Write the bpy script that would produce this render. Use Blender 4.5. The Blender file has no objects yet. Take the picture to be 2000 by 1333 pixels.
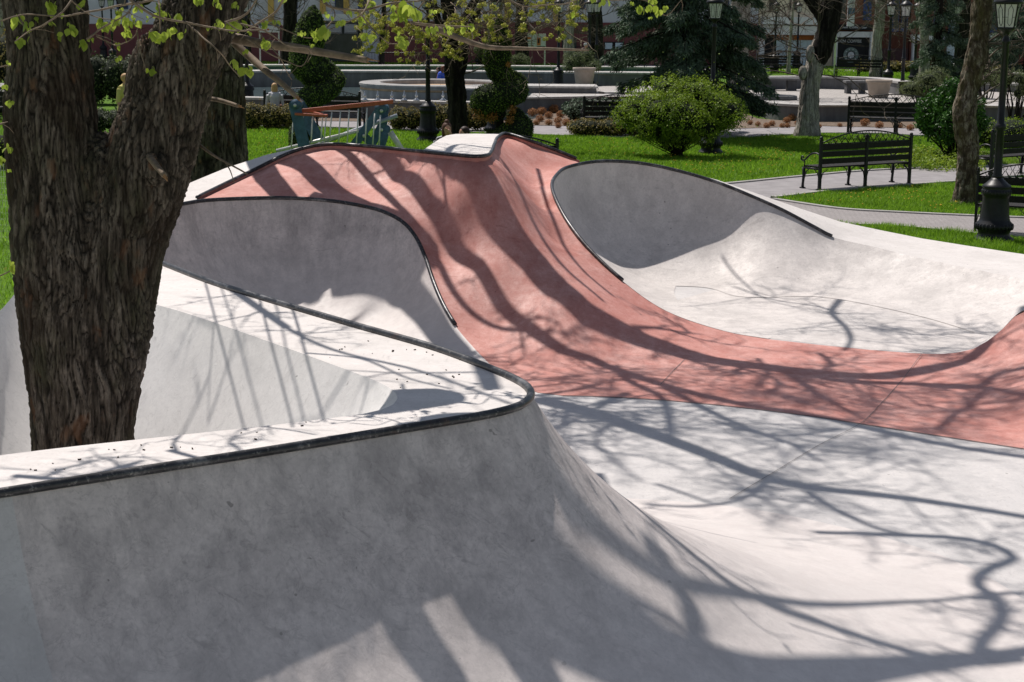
import bpy, bmesh, math, random
import numpy as np
from mathutils import Vector, Matrix
from mathutils.bvhtree import BVHTree
from mathutils.geometry import delaunay_2d_cdt
random.seed(7); RNG = np.random.default_rng(11)
sc = bpy.context.scene
COL = sc.collection
# ---------------------------------------------------------------- camera frame
FPX, H = 3300.0, 3.5
TH, ROLL = math.atan(656.5/3300.0), 0.008
_f = Vector((0, math.cos(TH), -math.sin(TH))); _u = Vector((0, math.sin(TH), math.cos(TH))); _r = Vector((1, 0, 0))
CR = _r*math.cos(ROLL) + _u*math.sin(ROLL); CU = _u*math.cos(ROLL) - _r*math.sin(ROLL)
EYE = Vector((0, 0, H))
def ray(px, py): return (_f + CR*((px-1000)/FPX) + CU*((666.5-py)/FPX))
def P(px, py, z=0.0):
    d = ray(px, py); return EYE + d*((z-H)/d.z)
def proj(p):
    q = Vector(p)-EYE; w_ = q.dot(_f); return 1000+FPX*q.dot(CR)/w_, 666.5-FPX*q.dot(CU)/w_
def PD(px, py, D):
    d = ray(px, py); return EYE + d*(D/d.y)
cam = bpy.data.cameras.new("camera"); camo = bpy.data.objects.new("camera", cam); COL.objects.link(camo)
cam.sensor_width = 36; cam.lens = 36*FPX/2000; cam.clip_end = 2000; cam.clip_start = .1
M = Matrix((CR, CU, -_f)).transposed().to_4x4(); M.translation = EYE; camo.matrix_world = M
cam.dof.use_dof = True; cam.dof.focus_distance = 15; cam.dof.aperture_fstop = 14
sc.camera = camo
# ---------------------------------------------------------------- light
EL = math.radians(58); HX, HY = -.55, .835          # horizontal direction toward the sun
SUN = Vector((HX*math.cos(EL), HY*math.cos(EL), math.sin(EL))).normalized()
w = bpy.data.worlds.new("World"); sc.world = w; w.use_nodes = True
nt = w.node_tree; bg = nt.nodes["Background"]
sky = nt.nodes.new("ShaderNodeTexSky"); sky.sky_type = 'NISHITA'; sky.sun_disc = False
sky.sun_elevation = EL; sky.sun_rotation = math.atan2(HX, HY); sky.air_density = 1.0; sky.dust_density = .6
hsv = nt.nodes.new('ShaderNodeHueSaturation'); hsv.inputs['Saturation'].default_value = .66; nt.links.new(sky.outputs[0], hsv.inputs['Color']); nt.links.new(hsv.outputs[0], bg.inputs[0]); bg.inputs[1].default_value = .080
sl = bpy.data.lights.new("sun", 'SUN'); sl.energy = 5.0; sl.angle = math.radians(.5); sl.color = (1, .935, .87)
so = bpy.data.objects.new("sun", sl); COL.objects.link(so); so.rotation_euler = SUN.to_track_quat('Z', 'Y').to_euler()
so.location = (-6, 10, 30)
sc.view_settings.view_transform = 'Standard'; sc.view_settings.look = 'None'; sc.view_settings.exposure = 0
# ---------------------------------------------------------------- numpy noise
_perm = RNG.permutation(256); _perm = np.concatenate([_perm, _perm, _perm])
_g = RNG.normal(size=(256, 3)); _g /= np.linalg.norm(_g, axis=1)[:, None]
def noise3(p):
    p = np.asarray(p, float); i = np.floor(p).astype(int); f = p-i; i &= 255
    u = f*f*f*(f*(f*6-15)+10); r = 0
    for dx in (0, 1):
        for dy in (0, 1):
            for dz in (0, 1):
                h = _perm[_perm[_perm[i[:, 0]+dx]+i[:, 1]+dy]+i[:, 2]+dz]
                g = _g[h]; d = f-np.array([dx, dy, dz])
                wt = (u[:, 0] if dx else 1-u[:, 0])*(u[:, 1] if dy else 1-u[:, 1])*(u[:, 2] if dz else 1-u[:, 2])
                r = r + wt*(g*d).sum(1)
    return r
# ---------------------------------------------------------------- mesh builder
def V(a): return Vector(a)
class MB:
    def __init__(s): s.v = []; s.f = []
    def add(s, vs, fs):
        o = len(s.v); s.v += [tuple(v) for v in vs]; s.f += [tuple(i+o for i in f) for f in fs]
    def box(s, c, sz, rz=0, rx=0, ry=0):
        m = Matrix.Rotation(rz, 3, 'Z') @ Matrix.Rotation(ry, 3, 'Y') @ Matrix.Rotation(rx, 3, 'X'); c = V(c)
        vs = [c + m @ Vector((x*sz[0]/2, y*sz[1]/2, z*sz[2]/2)) for x in (-1, 1) for y in (-1, 1) for z in (-1, 1)]
        s.add(vs, [(0, 1, 3, 2), (4, 6, 7, 5), (0, 4, 5, 1), (2, 3, 7, 6), (0, 2, 6, 4), (1, 5, 7, 3)])
    def bar(s, a, b, wd, th):                       # rectangular bar a->b
        a, b = V(a), V(b); d = (b-a); L = d.length; q = d.to_track_quat('X', 'Z').to_matrix(); c = (a+b)/2
        vs = [c + q @ Vector((x*L/2, y*wd/2, z*th/2)) for x in (-1, 1) for y in (-1, 1) for z in (-1, 1)]
        s.add(vs, [(0, 1, 3, 2), (4, 6, 7, 5), (0, 4, 5, 1), (2, 3, 7, 6), (0, 2, 6, 4), (1, 5, 7, 3)])
    def tube(s, pts, rad, n=8, cap=True):
        pts = [V(p) for p in pts]; m = len(pts)
        if not hasattr(rad, '__len__'): rad = [rad]*m
        x = None; vs = []
        for i, p in enumerate(pts):
            t = (pts[min(i+1, m-1)]-pts[max(i-1, 0)])
            t = t.normalized() if t.length > 1e-9 else Vector((0, 0, 1))
            if x is None: x = t.orthogonal().normalized()
            x = (x - t*x.dot(t)); x = x.normalized() if x.length > 1e-6 else t.orthogonal().normalized()
            y = t.cross(x)
            for k in range(n):
                a = 2*math.pi*k/n; vs.append(p + (x*math.cos(a)+y*math.sin(a))*rad[i])
        fs = [(i*n+k, i*n+(k+1) % n, (i+1)*n+(k+1) % n, (i+1)*n+k) for i in range(m-1) for k in range(n)]
        if cap: fs += [tuple(range(n))[::-1], tuple((m-1)*n+k for k in range(n))]
        s.add(vs, fs)
    def lathe(s, prof, c=(0, 0, 0), n=24):           # prof: (r,z)
        c = V(c); vs = []
        for r, z in prof:
            for k in range(n):
                a = 2*math.pi*k/n; vs.append(c+Vector((r*math.cos(a), r*math.sin(a), z)))
        m = len(prof)
        fs = [(i*n+k, i*n+(k+1) % n, (i+1)*n+(k+1) % n, (i+1)*n+k) for i in range(m-1) for k in range(n)]
        fs += [tuple(range(n))[::-1], tuple((m-1)*n+k for k in range(n))]
        s.add(vs, fs)
    def ball(s, c, r, n=12, m=8):
        if not hasattr(r, '__len__'): r = (r, r, r)
        vs = []; fs = []
        for i in range(m+1):
            t = math.pi*i/m
            for k in range(n):
                a = 2*math.pi*k/n; vs.append((c[0]+r[0]*math.sin(t)*math.cos(a), c[1]+r[1]*math.sin(t)*math.sin(a), c[2]+r[2]*math.cos(t)))
        fs = [(i*n+k, (i+1)*n+k, (i+1)*n+(k+1) % n, i*n+(k+1) % n) for i in range(m) for k in range(n)]
        s.add(vs, fs)
    def grid(s, rows):                              # rows of equal-length point lists
        m, n = len(rows), len(rows[0]); vs = [p for r in rows for p in r]
        s.add(vs, [(i*n+k, i*n+k+1, (i+1)*n+k+1, (i+1)*n+k) for i in range(m-1) for k in range(n-1)])
    def build(s, name, mat, parent=None, smooth=True, world=False, bevel=0):
        me = bpy.data.meshes.new(name); vs = s.v
        if world and parent is not None:
            L = parent.location; vs = [(x-L[0], y-L[1], z-L[2]) for x, y, z in vs]
        me.from_pydata(vs, [], s.f); me.update()
        if smooth: me.polygons.foreach_set('use_smooth', [True]*len(me.polygons))
        o = bpy.data.objects.new(name, me); COL.objects.link(o)
        if mat: me.materials.append(mat)
        if parent is not None: o.parent = parent
        if bevel:
            b = o.modifiers.new('b', 'BEVEL'); b.width = bevel; b.segments = 2; b.limit_method = 'ANGLE'
            b.angle_limit = math.radians(40)
        return o
def tag(o, label=None, cat=None, group=None, kind=None):
    if label: o['label'] = label
    if cat: o['category'] = cat
    if group: o['group'] = group
    if kind: o['kind'] = kind
    return o
def thing(name, label, cat, loc=(0, 0, 0), rz=0, group=None):
    o = bpy.data.objects.new(name, None); COL.objects.link(o); o.location = loc; o.rotation_euler = (0, 0, rz)
    o.empty_display_size = .2
    return tag(o, label, cat, group)
def dup(root, loc, rz=0, label=None, group=None, scale=None):
    def cp(o, par):
        c = o.copy(); COL.objects.link(c)
        if par is not None: c.parent = par
        for ch in [q for q in bpy.data.objects if q.parent == o]: cp(ch, c)
        return c
    r = cp(root, None); r.location = loc; r.rotation_euler = (0, 0, rz)
    if scale: r.scale = scale
    if label: r['label'] = label
    if group: r['group'] = group
    return r
def remesh(o, vox, smooth=0, sub=0):
    m = o.modifiers.new('r', 'REMESH'); m.mode = 'VOXEL'; m.voxel_size = vox; m.use_smooth_shade = True
    if smooth:
        k = o.modifiers.new('s', 'SMOOTH'); k.iterations = smooth; k.factor = .5
    dg = bpy.context.evaluated_depsgraph_get(); dg.update()
    me = bpy.data.meshes.new_from_object(o.evaluated_get(dg)); o.modifiers.clear(); mats = list(o.data.materials)
    o.data = me
    if not len(me.materials):
        for a in mats: me.materials.append(a)
    me.polygons.foreach_set('use_smooth', [True]*len(me.polygons))
    return o
# ---------------------------------------------------------------- materials
class NT:
    def __init__(s, name, rough=.7, spec=.3):
        s.m = bpy.data.materials.new(name); s.m.use_nodes = True; s.t = s.m.node_tree; s.b = s.t.nodes['Principled BSDF']
        s.b.inputs['Roughness'].default_value = rough; s.b.inputs['Specular IOR Level'].default_value = spec
    def n(s, ty, **k):
        o = s.t.nodes.new(ty)
        for a, b in k.items():
            if a in o.inputs.keys(): o.inputs[a].default_value = b
            else: setattr(o, a, b)
        return o
    def l(s, a, b): s.t.links.new(a, b)
    def coord(s, scale=(1, 1, 1), rot=(0, 0, 0), kind='Object'):
        c = s.n('ShaderNodeTexCoord'); m = s.n('ShaderNodeMapping'); m.inputs['Scale'].default_value = scale
        m.inputs['Rotation'].default_value = rot; s.l(c.outputs[kind], m.inputs[0]); return m.outputs[0]
    def noise(s, co, scale, detail=5, rough=.6, dist=0):
        o = s.n('ShaderNodeTexNoise'); o.inputs['Scale'].default_value = scale; o.inputs['Detail'].default_value = detail
        o.inputs['Roughness'].default_value = rough; o.inputs['Distortion'].default_value = dist; s.l(co, o.inputs[0]); return o.outputs[0]
    def ramp(s, fac, stops):
        o = s.n('ShaderNodeValToRGB'); e = o.color_ramp.elements
        while len(e) < len(stops): e.new(.5)
        for i, (p, c) in enumerate(stops):
            e[i].position = p
            c = c if hasattr(c, '__len__') else (c, c, c)
            e[i].color = (*c[:3], 1)
        s.l(fac, o.inputs[0]); return o.outputs[0]
    def mix(s, fac, a, b, mode='MIX'):
        o = s.n('ShaderNodeMix'); o.data_type = 'RGBA'; o.blend_type = mode
        for i, v in ((0, fac), (6, a), (7, b)):
            if isinstance(v, (int, float)): o.inputs[i].default_value = v
            elif isinstance(v, (tuple, list)): o.inputs[i].default_value = (*v[:3], 1)
            else: s.l(v, o.inputs[i])
        return o.outputs[2]
    def color(s, c):
        if isinstance(c, (tuple, list)): s.b.inputs['Base Color'].default_value = (*c[:3], 1)
        else: s.l(c, s.b.inputs['Base Color'])
    def bump(s, h, strength=.3, dist=.01):
        o = s.n('ShaderNodeBump'); o.inputs['Strength'].default_value = strength; o.inputs['Distance'].default_value = dist
        s.l(h, o.inputs['Height']); s.l(o.outputs[0], s.b.inputs['Normal'])
def simple(name, c, rough=.6, var=.25, scale=6, bump=0, spec=.3, metal=0, kind='Object', dark=None):
    t = NT(name, rough, spec); co = t.coord(kind=kind); nz = t.noise(co, scale, 6)
    lo = dark or tuple(x*(1-var) for x in c); hi = tuple(min(1, x*(1+var)) for x in c)
    t.color(t.ramp(nz, [(.3, lo), (.7, hi)])); t.b.inputs['Metallic'].default_value = metal
    if bump: t.bump(t.noise(co, scale*6, 4), bump, .01)
    return t.m
def leafmat(name, lo, hi, trans=.35, rough=.5, scale=2.5):
    t = NT(name, rough, .25); g = t.n('ShaderNodeNewGeometry'); co = t.coord(kind='Object')
    nz = t.noise(co, scale, 3); a = t.n('ShaderNodeMath', operation='ADD'); t.l(g.outputs['Random Per Island'], a.inputs[0]); t.l(nz, a.inputs[1])
    b = t.n('ShaderNodeMath', operation='MULTIPLY'); t.l(a.outputs[0], b.inputs[0]); b.inputs[1].default_value = .5
    c = t.ramp(b.outputs[0], [(.2, lo), (.8, hi)]); t.color(c)
    tr = t.n('ShaderNodeBsdfTranslucent'); t.l(c, tr.inputs[0]); mx = t.n('ShaderNodeMixShader'); mx.inputs[0].default_value = trans
    t.l(t.b.outputs[0], mx.inputs[1]); t.l(tr.outputs[0], mx.inputs[2]); t.l(mx.outputs[0], t.t.nodes['Material Output'].inputs[0])
    return t.m
def concrete(name, base, dark, warm, stain=.5, streak=(1, 1, 1), red=False, pale=None):
    t = NT(name, .62, .35); co = t.coord(kind='Object')
    big = t.noise(co, .7, 3, .5, .2); mid = t.noise(co, 4.5, 9, .74, .25); fine = t.noise(co, 38, 8, .75)
    st = t.noise(t.coord(streak, kind='Object'), 3.0, 9, .76, .25)
    mul = lambda a, k: (lambda s: (t.l(a, s.inputs[0]), s.inputs[1].__setattr__('default_value', k), s.outputs[0])[2])(t.n('ShaderNodeMath', operation='MULTIPLY'))
    c = t.mix(t.ramp(big, [(.36, 0), (.64, 1)]), base, warm)
    c = t.mix(mul(t.ramp(mid, [(.38, 1), (.57, 0)]), .55), c, t.mix(.45, base, dark))
    m2 = t.noise(co, 13, 9, .78, .4)
    c = t.mix(mul(t.ramp(m2, [(.40, 1), (.53, 0)]), .30+.25*stain), c, t.mix(.35, base, dark))
    c = t.mix(mul(t.ramp(m2, [(.54, 0), (.66, 1)]), .30), c, tuple(min(1, x*1.12) for x in warm))
    c = t.mix(mul(t.ramp(st, [(.34, 1), (.56, 0)]), stain), c, dark)
    patch = t.noise(co, 1.3, 5, .6, .3)
    c = t.mix(mul(t.ramp(patch, [(.50, 0), (.64, 1)]), stain*.7), c, tuple(x*.8 for x in dark))
    # trowel arcs: thin curved lines from strongly distorted noise isolines
    tw = t.noise(t.coord((1, 1, 1), (.3, .2, .7)), 5, 4, .6, 1.6)
    c = t.mix(mul(t.ramp(tw, [(.485, 0), (.5, 1), (.515, 0)]), .16+.16*stain), c, tuple(x*.6 for x in dark))
    tw2 = t.noise(t.coord((.5, 2.2, 1), (.1, .2, .9)), 7, 6, .7, .8)
    c = t.mix(mul(t.ramp(tw2, [(.59, 0), (.66, 1)]), .22+.25*stain), c, tuple(x*.7 for x in dark))
    c = t.mix(mul(t.ramp(fine, [(.35, 1), (.52, 0)]), .26), c, dark)
    if not red: c = t.mix(mul(t.ramp(fine, [(.56, 0), (.66, 1)]), .18), c, tuple(min(1, x*1.18) for x in base))
    wv = t.noise(t.coord((.8, .10, .8), (0, 0, .6)), 40, 4, .5, .3)
    c = t.mix(mul(t.ramp(wv, [(.64, 0), (.70, 1)]), .20), c, tuple(x*.55 for x in dark))
    spk = t.noise(co, 14, 2, .5)
    c = t.mix(mul(t.ramp(spk, [(.75, 0), (.77, 1)]), .5), c, (.06, .055, .05))
    if pale:                                          # cleaner, paler concrete toward the foot of the wall
        sx = t.n('ShaderNodeSeparateXYZ'); t.l(co, sx.inputs[0]); mr = t.n('ShaderNodeMapRange'); mr.inputs['From Min'].default_value = .15; mr.inputs['From Max'].default_value = 1.0
        t.l(sx.outputs[2], mr.inputs[0]); c = t.mix(mr.outputs[0], t.mix(.72, c, t.mix(mul(t.ramp(mid, [(.36, 1), (.58, 0)]), .35), pale, base)), c)
    t.color(c); t.l(t.ramp(mid, [(.3, .75), (.7, .5)]), t.b.inputs['Roughness'])
    t.bump(t.mix(.5, mid, fine), .22, .012)
    return t.m
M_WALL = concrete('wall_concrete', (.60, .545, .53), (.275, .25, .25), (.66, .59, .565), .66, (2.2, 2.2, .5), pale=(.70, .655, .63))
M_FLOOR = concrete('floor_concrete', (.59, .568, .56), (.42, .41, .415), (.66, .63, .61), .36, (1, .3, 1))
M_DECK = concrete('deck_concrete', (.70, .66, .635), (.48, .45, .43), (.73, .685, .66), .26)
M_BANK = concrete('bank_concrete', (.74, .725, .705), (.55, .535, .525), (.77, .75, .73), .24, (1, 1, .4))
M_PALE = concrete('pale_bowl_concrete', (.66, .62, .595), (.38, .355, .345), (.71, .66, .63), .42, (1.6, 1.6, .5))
M_RED = concrete('red_concrete', (.585, .285, .245), (.42, .135, .105), (.66, .38, .335), .6, (1.5, .8, .6), True)
M_PANEL = concrete('panel_concrete', (.55, .53, .525), (.38, .365, .365), (.58, .56, .55), .3)
def coping_mat():
    t = NT('coping_steel', .38, .6); co = t.coord(); a = t.noise(co, 5, 6, .7); b = t.noise(co, 45, 4, .7)
    c = t.ramp(a, [(.35, (.014, .014, .016)), (.55, (.04, .04, .045)), (.66, (.16, .16, .165))])
    c = t.mix(t.ramp(b, [(.56, 0), (.68, .6)]), c, (.28, .27, .26)); c = t.mix(t.ramp(t.noise(co, 2.3, 6, .7), [(.62, 0), (.7, .6)]), c, (.10, .05, .03)); t.color(c); t.b.inputs['Metallic'].default_value = .4
    t.bump(b, .25, .004); return t.m
M_COPE = coping_mat()
M_IRON = simple('black_cast_iron', (.010, .010, .012), .42, .5, 9, .15, .3)
M_BWOOD = simple('dark_bench_wood', (.013, .010, .008), .65, .5, 14, .2)
M_JOINT = simple('joint_filler', (.16, .15, .15), .8)
# ================================================================ SKATE PARK
def cr(pts, n, closed=False):                        # centripetal-ish Catmull-Rom resample by arc length; pts any dim
    A = np.array([list(p) for p in pts], float); m = len(A)
    seg = []
    for i in range(m-1):
        p0 = A[i-1] if i > 0 else 2*A[0]-A[1]; p1, p2 = A[i], A[i+1]; p3 = A[i+2] if i+2 < m else 2*A[-1]-A[-2]
        L = lambda a, b: max(np.linalg.norm(b[:3]-a[:3])**.5, 1e-4)
        t0 = 0; t1 = t0+L(p0, p1); t2 = t1+L(p1, p2); t3 = t2+L(p2, p3)
        for t in np.linspace(t1, t2, 14)[:-1]:
            a1 = (t1-t)/(t1-t0)*p0+(t-t0)/(t1-t0)*p1; a2 = (t2-t)/(t2-t1)*p1+(t-t1)/(t2-t1)*p2; a3 = (t3-t)/(t3-t2)*p2+(t-t2)/(t3-t2)*p3
            b1 = (t2-t)/(t2-t0)*a1+(t-t0)/(t2-t0)*a2; b2 = (t3-t)/(t3-t1)*a2+(t-t1)/(t3-t1)*a3
            seg.append((t2-t)/(t2-t1)*b1+(t-t1)/(t2-t1)*b2)
    seg.append(A[-1]); S = np.array(seg)
    d = np.r_[0, np.cumsum(np.linalg.norm(np.diff(S[:, :3], axis=0), axis=1))]
    q = np.linspace(0, d[-1], n)
    return np.stack([np.interp(q, d, S[:, k]) for k in range(S.shape[1])], 1)
def L3(l): return [tuple(P(a, b, z)) for a, b, z in l]

park = thing('skate_park', 'grey and red wavy concrete skate bowl with black steel lips in the park', 'skate park')
# ---- lip of the near wedge, its rear arm, the hidden turn and the raised lip of the middle pocket: (px,py,z,R,kx)
LIPA = [(-900, 1118, 1.5, 2.5, 1), (-400, 1034, 1.5, 2.5, 1), (0, 969, 1.5, 2.25, 1), (250, 929, 1.5, 2.3, 1), (500, 890, 1.5, 2.43, 1),
        (700, 857, 1.5, 2.56, 1), (850, 832, 1.5, 2.6, 1.0), (950, 815, 1.5, 2.65, 1.02), (1003, 802, 1.5, 2.65, 1.06), (1026, 791, 1.5, 2.5, 1.15),
        (1037, 776, 1.5, 2.5, 1.28), (1030, 760, 1.5, 2.5, 1.36), (1002, 743, 1.5, 2.5, 1.40), (950, 721, 1.5, 2.5, 1.38), (850, 684, 1.5, 2.4, 1.30), (700, 641, 1.5, 2.1, 1.1),
        (550, 597, 1.5, 1.7, .9), (420, 557, 1.5, 1.7, .9), (318, 518, 1.5, 1.7, .9), (245, 490, 1.5, 1.7, .9), (190, 462, 1.48, 1.7, .9),
        (172, 437, 1.44, 1.7, .85), (185, 417, 1.4, 1.7, .85), (250, 407, 1.37, 1.5, .95), (345, 402, 1.35, 1.45, 1), (400, 394, 1.34, 1.45, 1),
        (480, 390, 1.32, 1.45, 1), (560, 389, 1.3, 1.45, 1), (640, 394, 1.28, 1.45, 1), (700, 403, 1.25, 1.45, 1), (750, 416, 1.2, 1.45, 1),
        (787, 436, 1.10, 1.4, 1), (812, 465, .96, 1.3, 1), (830, 503, .78, 1.2, 1), (846, 550, .57, 1.2, 1), (866, 597, .38, 1.3, 1),
        (889, 636, .22, 1.3, 1), (922, 676, .09, 1.3, 1), (960, 715, .015, 1.3, 1), (985, 738, .012, 1.7, 1)]
NA = 520
A0 = [(*P(a, b, z), r, k) for a, b, z, r, k in LIPA]
SA = cr(A0, NA)
LIPC = [(1500, 662, .012), (1420, 648, .05), (1300, 607, .22), (1213, 547, .5), (1150, 488, .77), (1112, 440, 1.0), (1087, 395, 1.2), (1078, 366, 1.32), (1086, 345, 1.38),
        (1110, 328, 1.42), (1160, 318, 1.45), (1205, 317, 1.44), (1260, 322, 1.4), (1330, 337, 1.31), (1400, 358, 1.19), (1470, 386, 1.02), (1530, 413, .86), (1590, 445, .67), (1627, 464, .55),
        (1700, 481, .48), (1800, 505, .42), (1900, 526, .4), (2000, 546, .4), (2130, 575, .42), (2230, 600, .46), (2250, 622, .5), (2180, 618, .52), (2100, 600, .54), (2000, 606, .5), (1950, 650, .27), (1905, 680, .11), (1850, 691, .03), (1780, 690, .012)]
SC = cr([(*P(a, b, z), 1.7, 1.0) for a, b, z in LIPC], 420)
_px = np.array([proj(q[:3])[0] for q in SC]); SC[:, 3] = np.interp(_px, [1080, 1150, 1300, 1390, 1440, 1475, 1520, 1600, 1700], [1.55, 1.5, 1.45, 1.40, 1.36, 1.7, 2.5, 2.7, 2.2]); SC[240:, 3] = np.maximum(SC[240:, 3], 1.5)
for _ in range(25): SC[1:-1, 3] = (SC[:-2, 3]+2*SC[1:-1, 3]+SC[2:, 3])/4
def gs(a, it):
    a = a.copy()
    for _ in range(it): a[1:-1] = (a[:-2]+2*a[1:-1]+a[2:])/4
    return a
def relax(S, i0, i1, it):                            # even out depth wobbles along a lip
    S = S.copy(); q = S[i0:i1+1]; D = gs(q[:, 1], it)
    for k in range(len(q)):
        a, b = proj(q[k, :3]); S[i0+k, :3] = tuple(PD(a, b, D[k]))
    return S
def sweep(S, rows=26, kx=None, it=60):
    X = S[:, :3]; T = np.gradient(X, axis=0); T[:, 2] = 0; T /= np.linalg.norm(T, axis=1)[:, None]+1e-9
    N = np.stack([T[:, 1], -T[:, 0], 0*T[:, 0]], 1)
    N = gs(N, it)
    N /= np.linalg.norm(N, axis=1)[:, None]
    h = X[:, 2]; R = S[:, 3]; k = S[:, 4]
    ct = np.clip(1-h/R, -1, 1); tt = np.arccos(ct); out = []
    for j in range(rows):
        a = tt*(1-j/(rows-1)); d = R*(np.sin(tt)-np.sin(a))*k; z = R*(1-np.cos(a))
        out.append(np.stack([X[:, 0]+N[:, 0]*d, X[:, 1]+N[:, 1]*d, np.maximum(z, .0035+.0055*np.linspace(0, 1, len(X)))], 1))
    return out, N
ib_ = int(np.argmin(np.linalg.norm(SA[:, :2]-np.array(P(345, 402, 1.35)[:2]), axis=1)))
SA = relax(SA, ib_-20, NA-1, 350); SC = relax(SC, 0, 380, 350)
SA[:, 2] = np.maximum(SA[:, 2], .008); SC[:, 2] = np.maximum(SC[:, 2], .008)
RA, NAn = sweep(SA, it=30); RC, NCn = sweep(SC, it=120)
def near_idx(S, p): return int(np.argmin(np.linalg.norm(S[:, :2]-np.array(p[:2]), axis=1)))
def strip(name, R, i0, i1, mat, label=None):
    mb = MB(); mb.grid([[tuple(p) for p in r[i0:i1+1]] for r in R]); o = mb.build(name, mat, park)
    if label: o['label'] = label
    return o
i_pan = near_idx(SA, P(22, 966, 1.5)); i_b0 = near_idx(SA, P(185, 417, 1.4))
# left panel: its turn toward the light is put into a paler colour
R_pan = [r.copy() for r in RA]
o_pan = strip('wall_panel', RA, 0, i_pan, M_PANEL, 'smooth concrete panel at the left end of the near wall, coloured paler for its turn to the light')
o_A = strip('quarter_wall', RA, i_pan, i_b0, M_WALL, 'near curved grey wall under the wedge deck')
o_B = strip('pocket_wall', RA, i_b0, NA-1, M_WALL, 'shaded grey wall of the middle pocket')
i_c1 = near_idx(SC[:360], P(1640, 467, .54))
o_C = strip('bowl_wall', RC, 0, i_c1, M_PALE, 'hollow of the rear bowl under the arched lip')
o_C2 = strip('bowl_wall', RC, i_c1, len(SC)-1, M_PALE, 'sunlit right bank of the rear bowl')
# ---- copings
def cope(S, i0, i1, r=.022):
    mb = MB(); pts = [Vector(p[:3])+Vector((0, 0, .012)) for p in S[i0:i1+1:2]]; mb.tube(pts, r, 12); return mb.build('coping', M_COPE, park)
cope(SA, 0, near_idx(SA, P(890, 637, .215)))
cope(SC, near_idx(SC[:150], P(1213, 547, .5)), near_idx(SC[:300], P(1627, 464, .55)))
TOPL = [(385, 388, 1.352), (440, 361, 1.42), (500, 332, 1.53), (560, 303, 1.69), (600, 290, 1.77), (640, 284, 1.8), (720, 288, 1.8), (800, 296, 1.8), (880, 304, 1.8), (930, 308, 1.8),
        (950, 306, 1.8), (960, 298, 1.8), (966, 283, 1.8), (974, 269, 1.8), (990, 263, 1.8), (1030, 275, 1.74), (1080, 293, 1.61), (1132, 314, 1.47)]
ST = cr(L3(TOPL), 220); ST5 = np.c_[ST, np.full(len(ST), 1.7), np.ones(len(ST))]
cope(ST5, 0, len(ST)-1)
# ---- generic smooth sheets (constrained triangulation + thin plate heights)
def rbf(C):
    C = np.array(C, float); n = len(C); s = 4.0
    d = np.linalg.norm(C[:, None, :2]-C[None, :, :2], axis=2)/s
    K = np.where(d > 0, d*d*np.log(d+1e-12), 0)+np.eye(n)*2e-4; Pm = np.c_[np.ones(n), C[:, :2]/s]
    A = np.block([[K, Pm], [Pm.T, np.zeros((3, 3))]]); wv = np.linalg.solve(A, np.r_[C[:, 2], 0, 0, 0])
    def f(q):
        q = np.asarray(q, float); d = np.linalg.norm(q[:, None, :2]-C[None, :, :2], axis=2)/s
        return np.where(d > 0, d*d*np.log(d+1e-12), 0) @ wv[:n] + np.c_[np.ones(len(q)), q[:, :2]/s] @ wv[n:]
    return f
def sheet(name, bound, mat, ctrl=None, flat=None, step=.12, zmin=None, holes=(), parent=park, world=False, off=0, fine=None):
    B = [tuple(b) for b in bound]; pts = [Vector(b[:2]) for b in B]; nb = len(pts)
    bx = np.array([b[:2] for b in B]); edges = [(i, (i+1) % nb) for i in range(nb)]
    def inside(q, poly):
        x, y = q[:, 0], q[:, 1]; c = np.zeros(len(q), bool); n = len(poly); j = n-1
        for i in range(n):
            xi, yi = poly[i]; xj, yj = poly[j]
            with np.errstate(divide='ignore', invalid='ignore'):
                c ^= ((yi > y) != (yj > y)) & (x < (xj-xi)*(y-yi)/(yj-yi+1e-15)+xi)
            j = i
        return c
    gx = np.arange(bx[:, 0].min(), bx[:, 0].max(), step); gy = np.arange(bx[:, 1].min(), bx[:, 1].max(), step)
    G = np.array([(a+(step/2 if k % 2 else 0), b) for k, b in enumerate(gy) for a in gx]); G = G[inside(G, bx)]
    d = np.full(len(G), 9.)
    for i in range(nb):
        a, b = bx[i], bx[(i+1) % nb]; ab = b-a; t = np.clip(((G-a) @ ab)/(ab @ ab+1e-12), 0, 1); d = np.minimum(d, np.linalg.norm(G-(a+t[:, None]*ab), axis=1))
    G = G[d > step*.4]
    allp = pts+[Vector(g) for g in G]
    vo, _, fo, ov, _, _ = delaunay_2d_cdt(allp, edges, [], 1, 1e-5)
    q = np.array([tuple(v) for v in vo])
    if ctrl is not None:
        C = [b for b in B[::max(1, nb//90)]]+[tuple(c) for c in ctrl]; z = rbf(C)(q)
    else: z = np.full(len(q), flat if flat is not None else 0.)
    if zmin is not None: z = np.maximum(z, zmin)
    for k, o in enumerate(ov):
        for j in o:
            if j < nb: z[k] = B[j][2]
    cen = np.array([q[list(f)].mean(0) for f in fo]); ins = inside(cen, bx)
    mb = MB(); mb.v = [(a, b, c+off) for (a, b), c in zip(q, z)]; mb.f = [tuple(f) for f, k in zip(fo, ins) if k]
    # make every face point up
    fs = []
    for f in mb.f:
        a, b, c = (Vector(mb.v[i]) for i in f[:3]); fs.append(f if (b-a).cross(c-a).z > 0 else f[::-1])
    mb.f = fs
    return mb.build(name, mat, parent, world=world)
def dn(S, i0, i1, step, dz=0): return [(p[0], p[1], max(p[2]+dz, .004)) for p in S[i0:i1:step]]
iB0 = near_idx(SA, P(392, 394, 1.34)); iBe = NA-1
red_b = []
red_b += dn(SA, iB0, near_idx(SA, P(960, 715, .015)), 4, -.004)
red_b += [tuple(P(a, b, .004)) for a, b in [(965, 720), (1005, 749), (1050, 767), (1100, 773), (1150, 774), (1220, 777), (1300, 782), (1400, 791), (1500, 802), (1600, 815), (1700, 831), (1850, 854), (2000, 877)]]
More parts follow.
